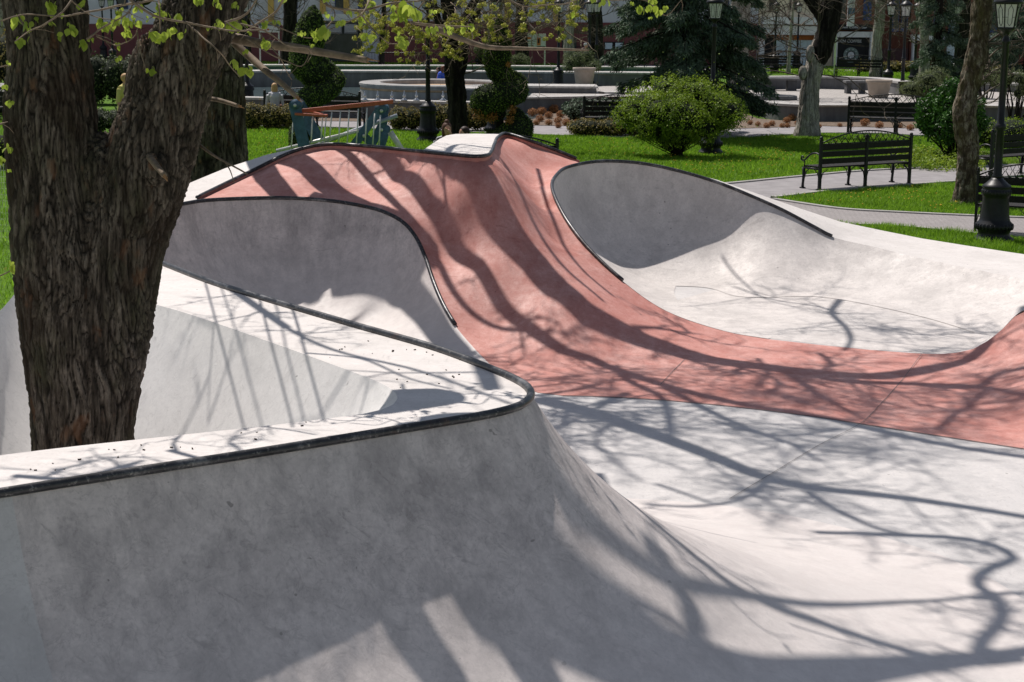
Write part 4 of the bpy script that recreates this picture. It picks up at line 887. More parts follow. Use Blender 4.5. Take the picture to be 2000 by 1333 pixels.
# spruces
def spruce(px, D, z0, z1, rmax, label, n=70, seed=3, hgt=14, dens=1.):
    rn = random.Random(seed); g = PD(px, 100, D); g.z = 0; t = thing('spruce', label, 'conifer', tuple(g)); mb = MB(); mb.tube([tuple(g), (g.x, g.y, hgt*.5), (g.x, g.y, hgt)], [.22, .14, .02], 10); mb.build('trunk', M_BARKD, t, world=True)
    P_ = []; Dn = []; tb = MB()
    for i in range(n):
        z = z0+(z1-z0)*(i+rn.random())/n; a = rn.uniform(0, 2*math.pi); L = rmax*(1-z/(hgt+.5))*rn.uniform(.75, 1.1); dr = Vector((math.cos(a), math.sin(a), 0)); sd = Vector((-dr.y, dr.x, 0)); pts = []
        for k in range(9):
            u = k/8; pts.append(Vector((g.x, g.y, z))+dr*L*u+Vector((0, 0, -.55*L*u*u*.6+.22*L*max(0, u-.7)-.02)))
        tb.tube(pts, list(np.linspace(.035, .008, 9)), 4)
        for k in range(int(75*L*dens)):
            u = rn.uniform(.12, 1)**.8; j = min(7, int(u*8)); p = pts[j].lerp(pts[j+1], u*8-j); wd = .34*L*(1.1-u)*rn.uniform(-1, 1); q = p+sd*wd+Vector((0, 0, -rn.uniform(0, .30)*(1.1-u*.5))); P_.append(tuple(q)); Dn.append(tuple((dr*.7+sd*(.9 if wd > 0 else -.9)*abs(rn.gauss(0, .6))+Vector((0, 0, -.75))).normalized()))
    tb.build('branches', M_BARKD, t, world=True)
    P_ = np.array(P_); Dn = np.array(Dn); m = len(P_); K = 7; P2 = np.repeat(P_, K, 0)+RNG.normal(0, .035, (m*K, 3)); D2 = np.repeat(Dn, K, 0)+RNG.normal(0, .38, (m*K, 3)); D2 /= np.linalg.norm(D2, axis=1)[:, None]
    b = np.cross(D2, RNG.normal(size=D2.shape)); b /= np.linalg.norm(b, axis=1)[:, None]; s = RNG.uniform(.10, .19, m*K)[:, None]; w_ = .016
    v = np.stack([P2, P2+D2*s*.5+b*w_, P2+D2*s, P2+D2*s*.5-b*w_], 1).reshape(-1, 3)-np.array(tuple(g)); i = np.arange(m*K)*4
    me = bpy.data.meshes.new('needles'); me.from_pydata(v.tolist(), [], [(q, q+1, q+2, q+3) for q in i]); me.materials.append(M_SPR); o = bpy.data.objects.new('needles', me); COL.objects.link(o); o.parent = t
    return t
spruce(1340, 47, .9, 11, 2.75, 'large dark blue-green spruce with drooping boughs behind the round shrub', 150, 3, 19, 1.2)
spruce(1830, 72, 1.0, 5.5, 1.6, 'smaller dark conifer with hanging boughs in front of the right shop windows', 42, 8, 9, .8)
spruce(2010, 70, 1.2, 6, 3.0, 'shadowy conifer at the right edge behind the tall lamp', 50, 9, 12, .7)
M_TWIGD = simple('dark_twigs', (.10, .08, .06), .85, .5, 8)  # darker brown for the branches of the background trees
def tree(name, label, pxy, rad, mat, D, br=6, blen=1.6, yel=0, seed=1, amp=.02, vox=.05, leafmat_=None, group=None, twd=2, tr=.03):
    rn = random.Random(seed); base = PD(pxy[0][0], pxy[0][1], D); t = thing(name, label, 'tree', (base.x, base.y, 0), group=group)
    pts = [PD(x, y, D) for x, y in pxy]; a, b = resamp([tuple(p) for p in pts], rad, 30); mb = MB(); mb.tube([(a[0][0], a[0][1], -.05)]+a, [b[0]*1.25]+b, 14); o = mb.build('trunk', mat, t, world=True)
    if vox: remesh(o, vox, 1); bark_thing(o, amp, (9, 9, 2))
    tb = MB(); tips = []
    for i in range(br):
        k = rn.randrange(10, len(a)); p = Vector(a[k]); d = Vector((rn.choice([-1, 1])*rn.uniform(.4, 1), rn.uniform(-.6, .6), rn.uniform(-.1, .8))).normalized(); twig(tb, p, d, blen*rn.uniform(.6, 1.2), tr, rn, twd)
    if br: tb.build('branches', M_TWIGD, t, world=True)
    return t, tb
tree('tree', 'pale bare trunk that kinks and turns dark higher up, standing before the plaza wall', [(1578, 238), (1580, 200), (1584, 165), (1592, 130), (1602, 95), (1615, 60), (1622, 25), (1624, -30)], [.32, .28, .25, .26, .26, .26, .2, .1], M_BARKL, 47, 9, 2.2, seed=4, amp=.025, vox=.035)
t1 = bpy.data.objects['tree']; mb = MB(); a, b = resamp([tuple(PD(*q, 47)) for q in [(1618, 60), (1606, 30), (1588, 5), (1565, -40)]], [.24, .22, .18, .16], 14); mb.tube(a, b, 12); a, b = resamp([tuple(PD(*q, 46.97)) for q in [(1596, 128), (1601, 108), (1610, 80), (1617, 55), (1624, 20), (1626, -40)]], [.20, .275, .285, .29, .28, .26], 14); mb.tube(a, b, 14); o = mb.build('limb', M_BARKD, t1, world=True); remesh(o, .04, 1); bark_thing(o, .02, (9, 9, 2))
mb = MB(); mb.ball(tuple(PD(1568, 143, 46.85)), (.12, .12, .2)); mb.ball(tuple(PD(1583, 106, 46.85)), (.13, .12, .25)); mb.build('burr', M_BARKL, t1, world=True)
tree('leaning_tree', 'leaning trunk with flaking patchy bark and moss, right of the front bench', [(1886, 388), (1888, 340), (1890, 290), (1886, 245), (1884, 215), (1892, 175), (1905, 120), (1912, 70), (1918, 30), (1925, -40)], [.24, .205, .20, .205, .22, .19, .19, .19, .2, .18], M_BARKM, 31, 10, 1.1, seed=6, amp=.03, vox=.025)
tree('maple', 'dark forking maple with yellow-green blossom in front of the fountain', [(893, 262), (893, 215), (891, 170), (886, 140), (884, 110), (880, 70), (876, 30), (870, -40)], [.30, .25, .24, .25, .19, .18, .17, .15], M_BARKD, 43.5, 8, 2.4, seed=9, amp=.02, vox=.035)
mt = bpy.data.objects['maple']; mb = MB()
for q, r in (([(893, 150), (905, 125), (908, 95), (915, 60), (935, 20), (960, -30)], [.17, .11, .09, .08, .07, .06]), ([(888, 140), (874, 100), (862, 60), (850, 20), (838, -30)], [.14, .12, .1, .09, .08]), ([(880, 70), (905, 40), (925, 5), (945, -40)], [.14, .12, .1, .09])):
    a, b = resamp([tuple(PD(*z, 43.5)) for z in q], r, 16); mb.tube(a, b, 10)
mb.build('limb', M_BARKD, mt, world=True)
# blossom sprays of the maple (many small yellow-green clusters on thin twigs)
rn = random.Random(31); tb = MB(); C = []
for _ in range(150):
    x, y = rn.uniform(690, 1145), rn.uniform(-10, 80)
    if rn.random() < .35: x, y = rn.uniform(700, 930), rn.uniform(40, 125)
    c = PD(x, y, 41.5+rn.uniform(-1.2, 1.2)); e = c+Vector((rn.gauss(0, .35), rn.gauss(0, .3), rn.uniform(.1, .5))); tb.tube([c, (c+e)/2+Vector((0, 0, .05)), e], [.006, .009, .012], 4)
    for k in range(rn.randrange(1, 4)): C.append(tuple(c.lerp(e, k*.3)+Vector((rn.gauss(0, .05), 0, rn.gauss(0, .04)))))
tb.build('twigs', M_TWIG, mt, world=True); cards('blossom', M_YEL, mt, C, [(.075, .075, .06)]*len(C), 13000, .062, .2)
tb = MB()
for _ in range(26): twig(tb, PD(rn.uniform(740, 1130), rn.uniform(-20, 60), 42+rn.uniform(-1, 1)), Vector((rn.uniform(-1, 1), rn.uniform(-.4, .4), rn.uniform(-.7, .3))).normalized(), 1.5, .018, rn, 2)
tb.build('twigs', M_TWIG, mt, world=True)
far = [('dark trunk with leafless crown just left of the left topiary', [(482, 175), (478, 0)], .35, M_BARKD, 90, 1), ('straight dark trunk between the left topiary and the hedge', [(562, 127), (566, 60), (568, -20)], .5, M_BARKD, 96, 2),
       ('dark trunk left of the poster board', [(1020, 118), (1018, 60), (1022, -20)], .42, M_BARKD, 92, 3), ('pale slender trunk behind the pot', [(1112, 128), (1112, 60), (1118, 20), (1130, -20)], .32, M_BARKL, 86, 4),
       ('dark trunk between the two small lamps left of the spruce', [(1162, 128), (1163, 60), (1160, -20)], .5, M_BARKD, 88, 5), ('pale grey trunk right of the coffee shop', [(1712, 132), (1712, 90), (1718, 40), (1722, -20)], .34, M_BARKL, 88, 6),
       ('pale trunk showing through the small right conifer', [(1805, 138), (1806, 80), (1802, 30), (1806, -20)], .26, M_BARKL, 78, 7), ('shadowed trunk left of the leaning tree', [(1883, 128), (1882, 60), (1880, -20)], .5, M_BARKD, 82, 8),
       ('trunk with pale bark under the spruce behind the round shrub', [(1440, 190), (1444, 140), (1446, 60), (1450, -20)], .42, M_BARKL, 58, 9), ('thin twiggy tree before the far left buildings', [(745, 122), (748, 50), (752, -20)], .2, M_BARKD, 97, 10),
       ('twiggy young tree in front of the cream shop wall', [(1540, 128), (1545, 60), (1552, -20)], .13, M_BARKL, 92, 11), ('thin tree at the far left edge of the park', [(8, 125), (6, 60), (0, -20)], .4, M_BARKL, 80, 12)]
for lab, q, r, m, D, sd in far: tree('tree', lab, q if len(q) > 2 else [q[0], ((q[0][0]+q[1][0])/2, (q[0][1]+q[1][1])/2), q[1]], [r]+[r*.8]*(max(3, len(q))-1), m, D, 10, 2.6, seed=sd+40, amp=.03, vox=.09, twd=3, tr=.035)
# ================================================================ LAMPS
M_GLASS = simple('frosted_lamp_glass', (.60, .59, .57), .35, .15, 8, 0, .5)
M_GLASSD = simple('smoky_lamp_glass', (.20, .22, .20), .3, .3, 8, 0, .5)
def make_lamp(label):
    t = thing('street_lamp', label, 'street lamp')
    mb = MB()
    mb.lathe([(.31, -.03), (.31, .02), (.29, .05), (.25, .08), (.235, .12), (.25, .16), (.275, .21), (.28, .24), (.262, .28), (.235, .31), (.225, .34), (.212, .42), (.202, .55), (.196, .66), (.2, .69), (.222, .71), (.226, .75), (.215, .79), (.205, .81), (.22, .83), (.215, .85), (.17, .88), (.13, .92), (.10, .945), (.085, .97)], n=32)
    for k in range(28):
        a = 2*math.pi*k/28; mb.ball((math.cos(a)*.272, math.sin(a)*.272, .225), (.022, .022, .05), 6, 5); mb.ball((math.cos(a)*.215, math.sin(a)*.215, .755), (.016, .016, .035), 6, 5)
    mb.build('pedestal', M_IRON, t)
    mb = MB(); mb.lathe([(.085, .965), (.078, 1.0), (.066, 1.03), (.062, 1.3), (.058, 1.69), (.075, 1.71), (.085, 1.74), (.075, 1.78), (.056, 1.80), (.052, 2.2), (.046, 2.98), (.06, 3.0), (.062, 3.03), (.05, 3.06), (.035, 3.1), (.05, 3.15), (.11, 3.19), (.14, 3.215)], n=20); mb.build('pole', M_IRON, t)
    fr = MB(); gl = MB(); r0, r1, z0, z1 = .14, .195, 3.22, 3.58
    for k in range(6):
        a, b = 2*math.pi*k/6, 2*math.pi*(k+1)/6; p = lambda an, r, z: Vector((math.cos(an)*r, math.sin(an)*r, z))
        fr.bar(p(a, r0, z0), p(a, r1, z1), .016, .016); fr.bar(p(a, r0, z0), p(b, r0, z0), .018, .02); fr.bar(p(a, r1, z1), p(b, r1, z1), .02, .024)
        gl.add([p(a, r0*.97, z0), p(b, r0*.97, z0), p(b, r1*.97, z1), p(a, r1*.97, z1)], [(0, 1, 2, 3)])
        q = lambda u, v: p(a, r0+(r1-r0)*v, z0+(z1-z0)*v).lerp(p(b, r0+(r1-r0)*v, z0+(z1-z0)*v), u)*1.004
        for (u0, v0), (u1, v1) in (((.3, .15), (.3, .72)), ((.7, .15), (.7, .72)), ((.3, .72), (.5, .88)), ((.7, .72), (.5, .88)), ((.3, .15), (.5, .05)), ((.7, .15), (.5, .05)), ((0, .4), (.3, .4)), ((.7, .4), (1, .4)), ((.5, .88), (.5, 1))): fr.bar(q(u0, v0), q(u1, v1), .006, .006)
    lf = fr.build('lantern_frame', M_IRON, t, smooth=False); gl.build('glass', M_GLASS, lf, smooth=False)
    mb = MB(); mb.lathe([(.215, 3.58), (.22, 3.6), (.20, 3.64), (.14, 3.69), (.09, 3.73), (.04, 3.75), (.025, 3.77), (.035, 3.79), (.02, 3.82), (.004, 3.86)], n=24); mb.build('cap', M_IRON, t); return t
LP = [(1940, 25.5, 0, 1., 'nearest street lamp, frosted glass lantern, at the right edge beside the leaning trunk'),
      (836, 43.3, 0, 1.06, 'black street lamp with fluted pedestal on the lawn left of the maple'),
      (1388, 40.4, 0, 1., 'black street lamp rising behind the round shrub, its pedestal in the shade'),
      (967, 44.6, 0, 1., 'street lamp whose dark lantern shows just above the spiral topiary'),
      (1090, 69, 0, 1., 'street lamp with broad base standing left of the clay-coloured pot'),
      (1150, 72, 0, 1., 'street lamp just right of the clay-coloured pot, left one of a close pair'), (1164, 76, 0, 1., 'street lamp right one of the close pair beside the spruce'),
      (1512, 91, 0, 1., 'far street lamp in front of the pale blue shop window, left of its twin'), (1556, 97, 0, 1., 'far street lamp in front of the shop window, close to the kinked pale tree'),
      (1733, 70, 0, 1., 'street lamp behind the wide round pot right of the coffee shop'), (1760, 59, 0, 1., 'street lamp right beside the wide round pot, in front of the brick-red wall'),
      (1785, 80, 0, 1., 'street lamp left of the small right conifer'), (1863, 79, 0, 1., 'street lamp between the small conifer and the leaning trunk'),
      (1968, 76, 0, 1., 'far street lamp hidden partly by the tall lamp pole at the right edge'), (743, 103, 0, 1., 'far street lamp in front of the long dark hedge'),
      (937, 98, 0, 1., 'far street lamp between the maple and the spiral topiary'), (221, 92, 0, 1., 'far street lamp seen through the fork of the huge tree, right one'), (203, 100, 0, 1., 'far street lamp seen through the fork of the huge tree, left one'),
      (484, 54, 0, 1., 'street lamp whose black pedestal stands beside the tall dark-barked tree')]
lamp0 = None
for i, (px, D, z, sc_, lab) in enumerate(LP):
    q = PD(px, H, D); base = Vector((q.x-(.0 if True else 0), D, z)); g_ = P(px, 10+3300*3.5/D+.008*(px-1000), 0); base = Vector((g_.x, g_.y, z))
    if lamp0 is None: lamp0 = make_lamp(lab); lamp0.location = base; lamp0['group'] = 'black street lamps in the park'; l = lamp0
    else: l = dup(lamp0, base, rnd.uniform(0, 1), lab, 'black street lamps in the park', (1, 1, sc_))
# ================================================================ BENCHES
def make_bench(label, L=2.15):
    t = thing('park_bench', label, 'bench'); x0 = L/2
    # local: +x along the bench, seat toward +y, backrest at y=0
    for sx in (-x0, 0, x0):
        mb = MB(); mb.box((sx, 0, .49), (.055, .05, .98)); mb.ball((sx, 0, 1.015), (.032, .032, .035), 10, 8); mb.box((sx, 0, .985), (.07, .07, .02)); mb.box((sx, 0, .02), (.07, .08, .04)); mb.build('leg', M_IRON, t, smooth=False, bevel=.006)
        mb = MB(); mb.tube([(sx, .48, 0), (sx, .475, .1), (sx, .46, .25), (sx, .47, .42)], [.03, .024, .026, .034], 8); mb.box((sx, .48, .015), (.07, .09, .03)); mb.build('leg', M_IRON, t, bevel=0)
        mb = MB(); mb.box((sx, .24, .415), (.045, .48, .035))
        for yy in (.03, .45):
            s_ = 1 if yy < .2 else -1; mb.tube([(sx, yy, .22), (sx, yy+s_*.04, .33), (sx, yy+s_*.14, .40)], [.008, .010, .008], 6)
        mb.build('seat_bracket', M_IRON, t)
        for s_ in (-1, 1):
            if (sx < 0 and s_ < 0) or (sx > 0 and s_ > 0): continue
            mb = MB(); mb.tube([(sx+s_*.03, .0, .20), (sx+s_*.06, 0, .33), (sx+s_*.17, 0, .405)], [.008, .010, .008], 6); mb.tube([(sx+s_*.03, .47, .20), (sx+s_*.06, .47, .33), (sx+s_*.17, .47, .405)], [.008, .010, .008], 6); mb.build('corner_scroll', M_IRON, t)
    for sx in (-x0, x0):
        mb = MB(); a = [(sx, .01, .68), (sx, .10, .715), (sx, .22, .71), (sx, .34, .65), (sx, .44, .57), (sx, .52, .555), (sx, .55, .60), (sx, .51, .635), (sx, .48, .60)]; A = cr(a, 26); mb.tube([Vector(p) for p in A], .017, 8); mb.tube([(sx, .46, .43), (sx, .44, .50), (sx, .46, .57)], .013, 6); mb.build('armrest', M_IRON, t)
    mb = MB()
    for k in range(5): mb.box((0, .05+.095*k, .448), (L-.03, .08, .028))
    mb.build('seat', M_BWOOD, t, smooth=False, bevel=.005)
    mb = MB()
    for k in range(3): mb.box((0, .0, .565+.135*k), (L-.05, .028, .105))
    mb.build('backrest', M_BWOOD, t, smooth=False, bevel=.005)
    mb = MB(); hw = x0-.03; f = lambda x: .925+.20*(1-(x/hw)**2); N = 28
    mb.tube([(hw*(2*k/N-1), 0, f(hw*(2*k/N-1))) for k in range(N+1)], .014, 8); mb.tube([(-hw, 0, .90), (hw, 0, .90)], .012, 6)
    for k in range(13):
        x = hw*(-.86+1.72*k/12); h = f(x)-.905; c = .0
        for s_ in (-1, 1):
            if h > .05: mb.tube([(x, 0, .905), (x+s_*.07*h/.2, 0, .905+h*.55), (x+s_*.02, 0, .905+h*.98)], [.007, .008, .006], 6)
    for k in range(7):
        x = hw*(-.75+1.5*k/6); h = f(x)-.905; mb.tube([(x-.075, 0, .905+h*.15), (x, 0, .905+h*.6), (x+.075, 0, .905+h*.15)], [.006, .008, .006], 6)
    mb.tube([(math.cos(a_)*.05, 0, 1.0+math.sin(a_)*.05) for a_ in np.linspace(0, 2*math.pi, 14)], .008, 6)
    mb.build('arched_crest', M_IRON, t); return t
bench0 = None
def bench(pl, pr, label, face=1, grp=True, z=0, L=None):
    global bench0
    a, b = P(*pl, z), P(*pr, z); d = b-a; rz = math.atan2(d.y, d.x); ln = d.length if L is None else L; mid = (a+b)/2
    if L is not None: mid = a+(b-a).normalized()*L/2
    if face < 0: rz += math.pi
    if bench0 is None: bench0 = make_bench(label); t = bench0; t.location = mid; t.rotation_euler = (0, 0, rz); t['group'] = 'black park benches'
    else: t = dup(bench0, mid, rz, label, 'black park benches')
    t.scale = (ln/2.15, 1, 1); return t
bench((1600, 373), (1775, 361), 'black bench with arched iron crest, seen from behind at the lawn edge')
bench((1656, 261), (1840, 267), 'bench seen from behind on the far path, right end hidden by the dark bush')
bench((1934, 351), (2120, 336), 'bench cut by the right edge behind the tall lamp, beyond the leaning trunk')
bench((1904, 455), (2110, 468), 'nearest bench at the right edge, seen from behind through the tall lamp pedestal')
bench((1634, 151), (1722, 153), 'far bench facing the viewer in front of the coffee shop', -1)
bench((518, 247), (703, 251), 'bench behind the left topiary with its crest showing on both sides')
bench((853, 384), (1087, 381), 'bench behind the upper deck where two people sit, right end of its crest showing', -1, z=.06)
bench((1140, 262), (1330, 262), 'bench behind the low hedge, mostly hidden by the round shrub')
bench((-90, 245), (22, 240), 'bench at the left edge of the picture beyond the wire fence')
bench((1175, 128), (1112, 127), 'far bench in the shade behind the potted pine', 1)
bench((1478, 142), (1560, 142), 'far bench at the foot of the pale blue shop window', -1)
bench((815, 118), (740, 118), 'far bench before the long dark hedge', 1)
# ================================================================ FOUNTAIN, PLAZA WALLS
def stone(name, c, lo=.55): 
    t = NT(name, .8, .25); co = t.coord((1, 1, .35)); n = t.noise(co, 2.2, 7, .7); n2 = t.noise(t.coord((3, 3, .25)), 2, 5); cc = t.ramp(n, [(.3, tuple(x*lo for x in c)), (.65, c)]); cc = t.mix(t.ramp(n2, [(.45, .5), (.6, 0)]), cc, tuple(x*.55 for x in c)); t.color(cc); t.bump(n, .3, .02); return t.m
M_ST = stone('fountain_granite', (.20, .197, .20)); M_STL = stone('pale_coping_stone', (.52, .50, .48), .8); M_STW = stone('stained_ring_concrete', (.42, .41, .40))
M_WATER = NT('pool_water', .08, .5); M_WATER.color((.10, .14, .15)); M_WATER.bump(M_WATER.noise(M_WATER.coord((1, 1, 1)), 6, 3), .2, .02); M_WATER = M_WATER.m
def wall(name, px, h, th, label, z=0, cap=.07, D=None, mat=None, cat='wall', over=.05):
    pts = [P(x, y, z) for x, y in px] if D is None else [Vector((PD(x, 100, d).x, d, z)) for x, d in zip(px, D)]
    A = cr([tuple(p) for p in pts], 8*len(pts)); T = np.gradient(A, axis=0); T[:, 2] = 0; T /= np.linalg.norm(T, axis=1)[:, None]; N = np.stack([-T[:, 1], T[:, 0], 0*T[:, 0]], 1)
    t = thing(name, label, cat, tuple(A[len(A)//2][:2])+(z,))
    def loop(o0, o1, z0, z1):
        f, b = A+N*o0, A+N*o1; mb = MB(); mb.grid([[(x, y, zz) for x, y, _ in q] for q, zz in ((f, z0), (f, z1), (b, z1), (b, z0))]); return mb
    loop(0, th, z-.06, z+h).build('wall_body', mat or M_ST, t, world=True, smooth=False); loop(-over, th+over, z+h, z+h+cap).build('coping_stone', M_STL, t, world=True, smooth=False); return t
wall('pool_wall', [(410, 224), (560, 228), (700, 231), (930, 236), (1010, 233)], .50, .5, 'long low grey granite wall along the near edge of the fountain pool')
wall('pool_wall', [(985, 222), (1070, 221), (1150, 219), (1215, 216)], .46, .6, 'low stepped granite wall right of the spiral topiary')
wall('plaza_wall', [(1180, 214), (1300, 213), (1440, 216), (1472, 218)], .52, .6, 'low retaining wall running behind the round shrub')
wall('plaza_wall', [(1472, 218), (1492, 229), (1530, 235), (1580, 237), (1700, 236), (1850, 236), (2150, 245)], .44, .6, 'curved sunlit retaining wall behind the kinked pale tree and far bench')
wall('pool_wall', [440, 560, 700, 900, 1100, 1330], .60, 1.2, 'inner far wall of the fountain pool with pale edge', D=[72, 73, 73.5, 74, 74, 74])
wall('pool_wall', [440, 560, 700, 900, 1100, 1340], .56, 1.0, 'outer far wall of the fountain pool below the grass strip', D=[80, 81, 81, 82, 82, 82], mat=simple('teal_tile', (.07, .12, .12), .5, .3, 5))
wall('plaza_wall', [1440, 1520, 1600, 1700, 1760], .40, .5, 'far plaza wall below the bench in front of the coffee shop', D=[62.5, 63.5, 64, 63, 60], z=.5, mat=M_ST)
wall('plaza_wall', [(1895, 205), (1950, 207), (2150, 214)], .75, 1.0, 'stepped granite wall right of the leaning trunk')
wall('plaza_wall', [(1895, 196), (1950, 197), (2150, 203)], 1.0, .6, 'upper granite step behind the tall lamp pole')
mb = MB(); mb.add([tuple(PD(x, 100, d))[:2]+(.0,) for x, d in ((400, 53), (1010, 52), (1180, 56), (1180, 74), (400, 72))], [(0, 1, 2, 3, 4)]); struct(mb.build('pool_water', M_WATER, smooth=False))
pz = [tuple(P(x, y, .505)) for x, y in [(1030, 192), (1180, 189), (1440, 188), (1472, 190), (1492, 198), (1530, 203), (1580, 206), (1700, 206), (1850, 205), (2200, 214), (2200, 160), (1700, 166), (1400, 166), (1080, 170), (1040, 182)]]
struct(sheet('plaza', pz, M_PLAZA, flat=.505, step=2, parent=None))
c = PD(858, 100, 66); c.z = 0
rg = thing('fountain_basin', 'round pale concrete basin with a rusty water line inside the fountain pool', 'fountain', tuple(c))
mb = MB(); R0 = 3.05; mb.lathe([(R0, 0), (R0, .44), (R0+.04, .46), (R0+.04, .53), (R0, .55), (R0-.75, .55), (R0-.78, .5), (R0-.78, .15), (0.01, .15)], n=72); mb.build('ring', M_STW, rg, smooth=False)
mb = MB(); mb.lathe([(R0+.006, .30), (R0+.008, .30), (R0+.008, .38), (R0+.006, .38)], n=72); mb.build('rust_band', simple('rust_stain', (.42, .29, .18), .9, .3, 5), rg)
mb = MB(); mb.lathe([(2.25, .2), (2.25, .30), (2.0, .32), (0.01, .32)], n=48); mb.build('inner_step', simple('dark_wet_stone', (.06, .045, .04), .5), rg)
for (px, d, wx, wy, h, lab) in [(955, 62, 2.2, 1.4, .48, 'flat pale slab beside the round fountain basin'), (1075, 60, 3.2, 1.6, .18, 'low pale slab on the plaza left of the pot')]:
    q = PD(px, 100, d); t = thing('stone_slab', lab, 'slab', (q.x, q.y, 0 if h > .3 else .5)); mb = MB(); mb.box((0, 0, h/2), (wx, wy, h)); mb.build('slab_side', M_ST, t, smooth=False, bevel=.02); mb = MB(); mb.box((0, 0, h+.035), (wx+.1, wy+.1, .07)); mb.build('slab_top', M_STL, t, smooth=False)
for i, px in enumerate([712, 737, 765, 789, 813, 590, 1010, 865]):
    q = P(px, 197, .58); t = tag(MB().build('fountain_nozzle', None), 'small chrome water nozzle standing on the pool wall', 'nozzle', 'water nozzles along the pool wall'); mb = MB(); mb.lathe([(.10, 0), (.11, .03), (.05, .06), (.03, .10), (.045, .14), (.05, .17), (.02, .2), (.015, .28), (.004, .30)], n=12); bpy.data.objects.remove(t)
    o = mb.build('fountain_nozzle', simple('chrome', (.6, .6, .6), .25, .1, 5, 0, .5, .8) if i == 0 else bpy.data.materials['chrome']); tag(o, 'small chrome water nozzle standing on the pool wall', 'nozzle', 'water nozzles along the pool wall'); o.location = (q.x, q.y+.1, .57)
for (px, y, wpx, lab) in [(1522, 178, 78, 'dark stone block bench under the far plaza wall, left one'), (1672, 184, 42, 'dark stone block bench on the plaza left of the wide pot'), (1478, 176, 34, 'small dark stone block beside the spruce')]:
    q = P(px, y, .5); w_ = wpx*q.y/3300; t = thing('stone_bench', lab, 'stone bench', (q.x, q.y, .5)); mb = MB(); mb.box((-w_*.32, .25, .19), (w_*.22, .45, .38)); mb.box((w_*.32, .25, .19), (w_*.22, .45, .38)); mb.build('support', simple('dark_granite', (.07, .07, .075), .6, .3, 6), t, smooth=False); mb = MB(); mb.box((0, .25, .42), (w_, .6, .08)); mb.build('seat_slab', M_ST, t, smooth=False, bevel=.01)
q = P(1512, 195, .5); tag(MB().build('x', None), 'x', 'x'); bpy.data.objects.remove(bpy.data.objects['x'])
mb = MB(); mb.lathe([(.75, 0), (.75, .12), (.70, .14), (.01, .14)], n=32); o = mb.build('round_slab', M_ST); o.location = (q.x, q.y, .505); tag(o, 'low round stone slab lying on the sunlit plaza', 'slab')
# pots
def pot(px, y, r, h, z, lab, D):
    q = PD(px, 100, D); t = thing('flower_pot', lab, 'pot', (q.x, q.y, z)); mb = MB(); mb.lathe([(r*.68, 0), (r*.72, .02), (r*.9, h*.8), (r*.92, h*.83), (r, h*.84), (r*1.02, h*.98), (r*.98, h), (r*.88, h), (r*.86, h*.9), (.01, h*.88)], n=32); mb.build('pot_body', simple('clay_pot', (.36, .30, .25), .8, .15, 4), t); mb = MB(); mb.lathe([(r*.86, h*.9), (.01, h*.93)], n=24); mb.build('soil', M_SOIL, t); return t
pot(1142, 175, .44, .68, .505, 'clay-coloured tapered pot holding the rounded pine near the fountain', 65)
pot(1720, 195, .44, .60, .505, 'empty wide clay-coloured pot on the plaza beside the street lamps', 58)
# ================================================================ CLIMBING FRAME
M_BLUE = simple('weathered_blue_paint', (.06, .12, .19), .55, .3, 12, .1); M_REDP = simple('worn_red_paint', (.42, .10, .055), .5, .25, 12); M_STEEL = simple('galvanised_steel', (.62, .61, .58), .4, .2, 12, 0, .5, .25); M_GREYP = simple('grey_blue_pipe', (.30, .33, .38), .5, .2, 8); M_WHT = simple('white_pipe', (.6, .58, .55), .6, .2, 8)
DF = 34.5
cf = thing('climbing_frame', 'climbing frame with rusty red rails, steel rungs and blue legs behind the red wave', 'playground frame', tuple(PD(660, 100, DF))[:2]+(0,))
def F(x, y, d=0): return PD(x, y, DF+d)
def plate(name, pts, r, mat, thick=.05, hole=None):
    mb = MB()
    for a, b in zip(pts[:-1], pts[1:]): mb.tube([F(*a), F(*b)], r, 12)
    o = mb.build(name, mat, cf, world=True)
    return o
s = DF/3300
def capsule(name, a, b, wpx, d, holes=(), mat=M_BLUE, thick=.05):
    A, Bv = F(*a, d), F(*b, d); dr = (Bv-A); L = dr.length; dr.normalize(); sd = dr.cross(Vector((0, 1, 0))).normalized(); r = wpx*s/2; mb = MB(); out = []
    for k in range(13): t = math.pi*k/12+math.pi/2; out.append(A+sd*math.sin(t-math.pi/2+math.pi/2)*0+dr*(math.cos(t)*r)+sd*(math.sin(t)*r))
    for k in range(13): t = -math.pi/2+math.pi*k/12; out.append(Bv+dr*(math.cos(t)*r)+sd*(math.sin(t)*r))
    n = len(out); off = Vector((0, thick/2, 0)); mb.add([p-off for p in out]+[p+off for p in out], [tuple(range(n)), tuple(range(n, 2*n))[::-1]]+[(i, (i+1) % n, n+(i+1) % n, n+i) for i in range(n)])
    o = mb.build(name, mat, cf, world=True, smooth=False, bevel=.012); return o
capsule('blue_leg', (576, 206), (597, 300), 20, -.35); capsule('blue_leg', (584, 203), (632, 292), 20, .35)
mb = MB(); mb.tube([F(577, 204, -.4), F(584, 203, .4)], .10, 16); mb.build('blue_cap', M_BLUE, cf, world=True)
capsule('blue_leg', (743, 213), (687, 290), 14, -.2); capsule('blue_leg', (750, 214), (748, 240), 15, .0); capsule('blue_leg', (748, 240), (718, 300), 13, .1); capsule('blue_leg', (755, 252), (740, 302), 13, .3); capsule('blue_brace', (708, 264), (726, 280), 13, -.12)
mb = MB(); mb.tube([F(742, 212, -.25), F(750, 212, .25)], .11, 16); mb.build('blue_cap', M_BLUE, cf, world=True)
for p in ((745, 217), (745, 254), (711, 266), (576, 206)):
    mb = MB(); mb.ball(tuple(F(*p, -.27 if p[0] > 600 else -.4)), .035, 10, 6); mb.build('bolt', M_STEEL, cf, world=True)
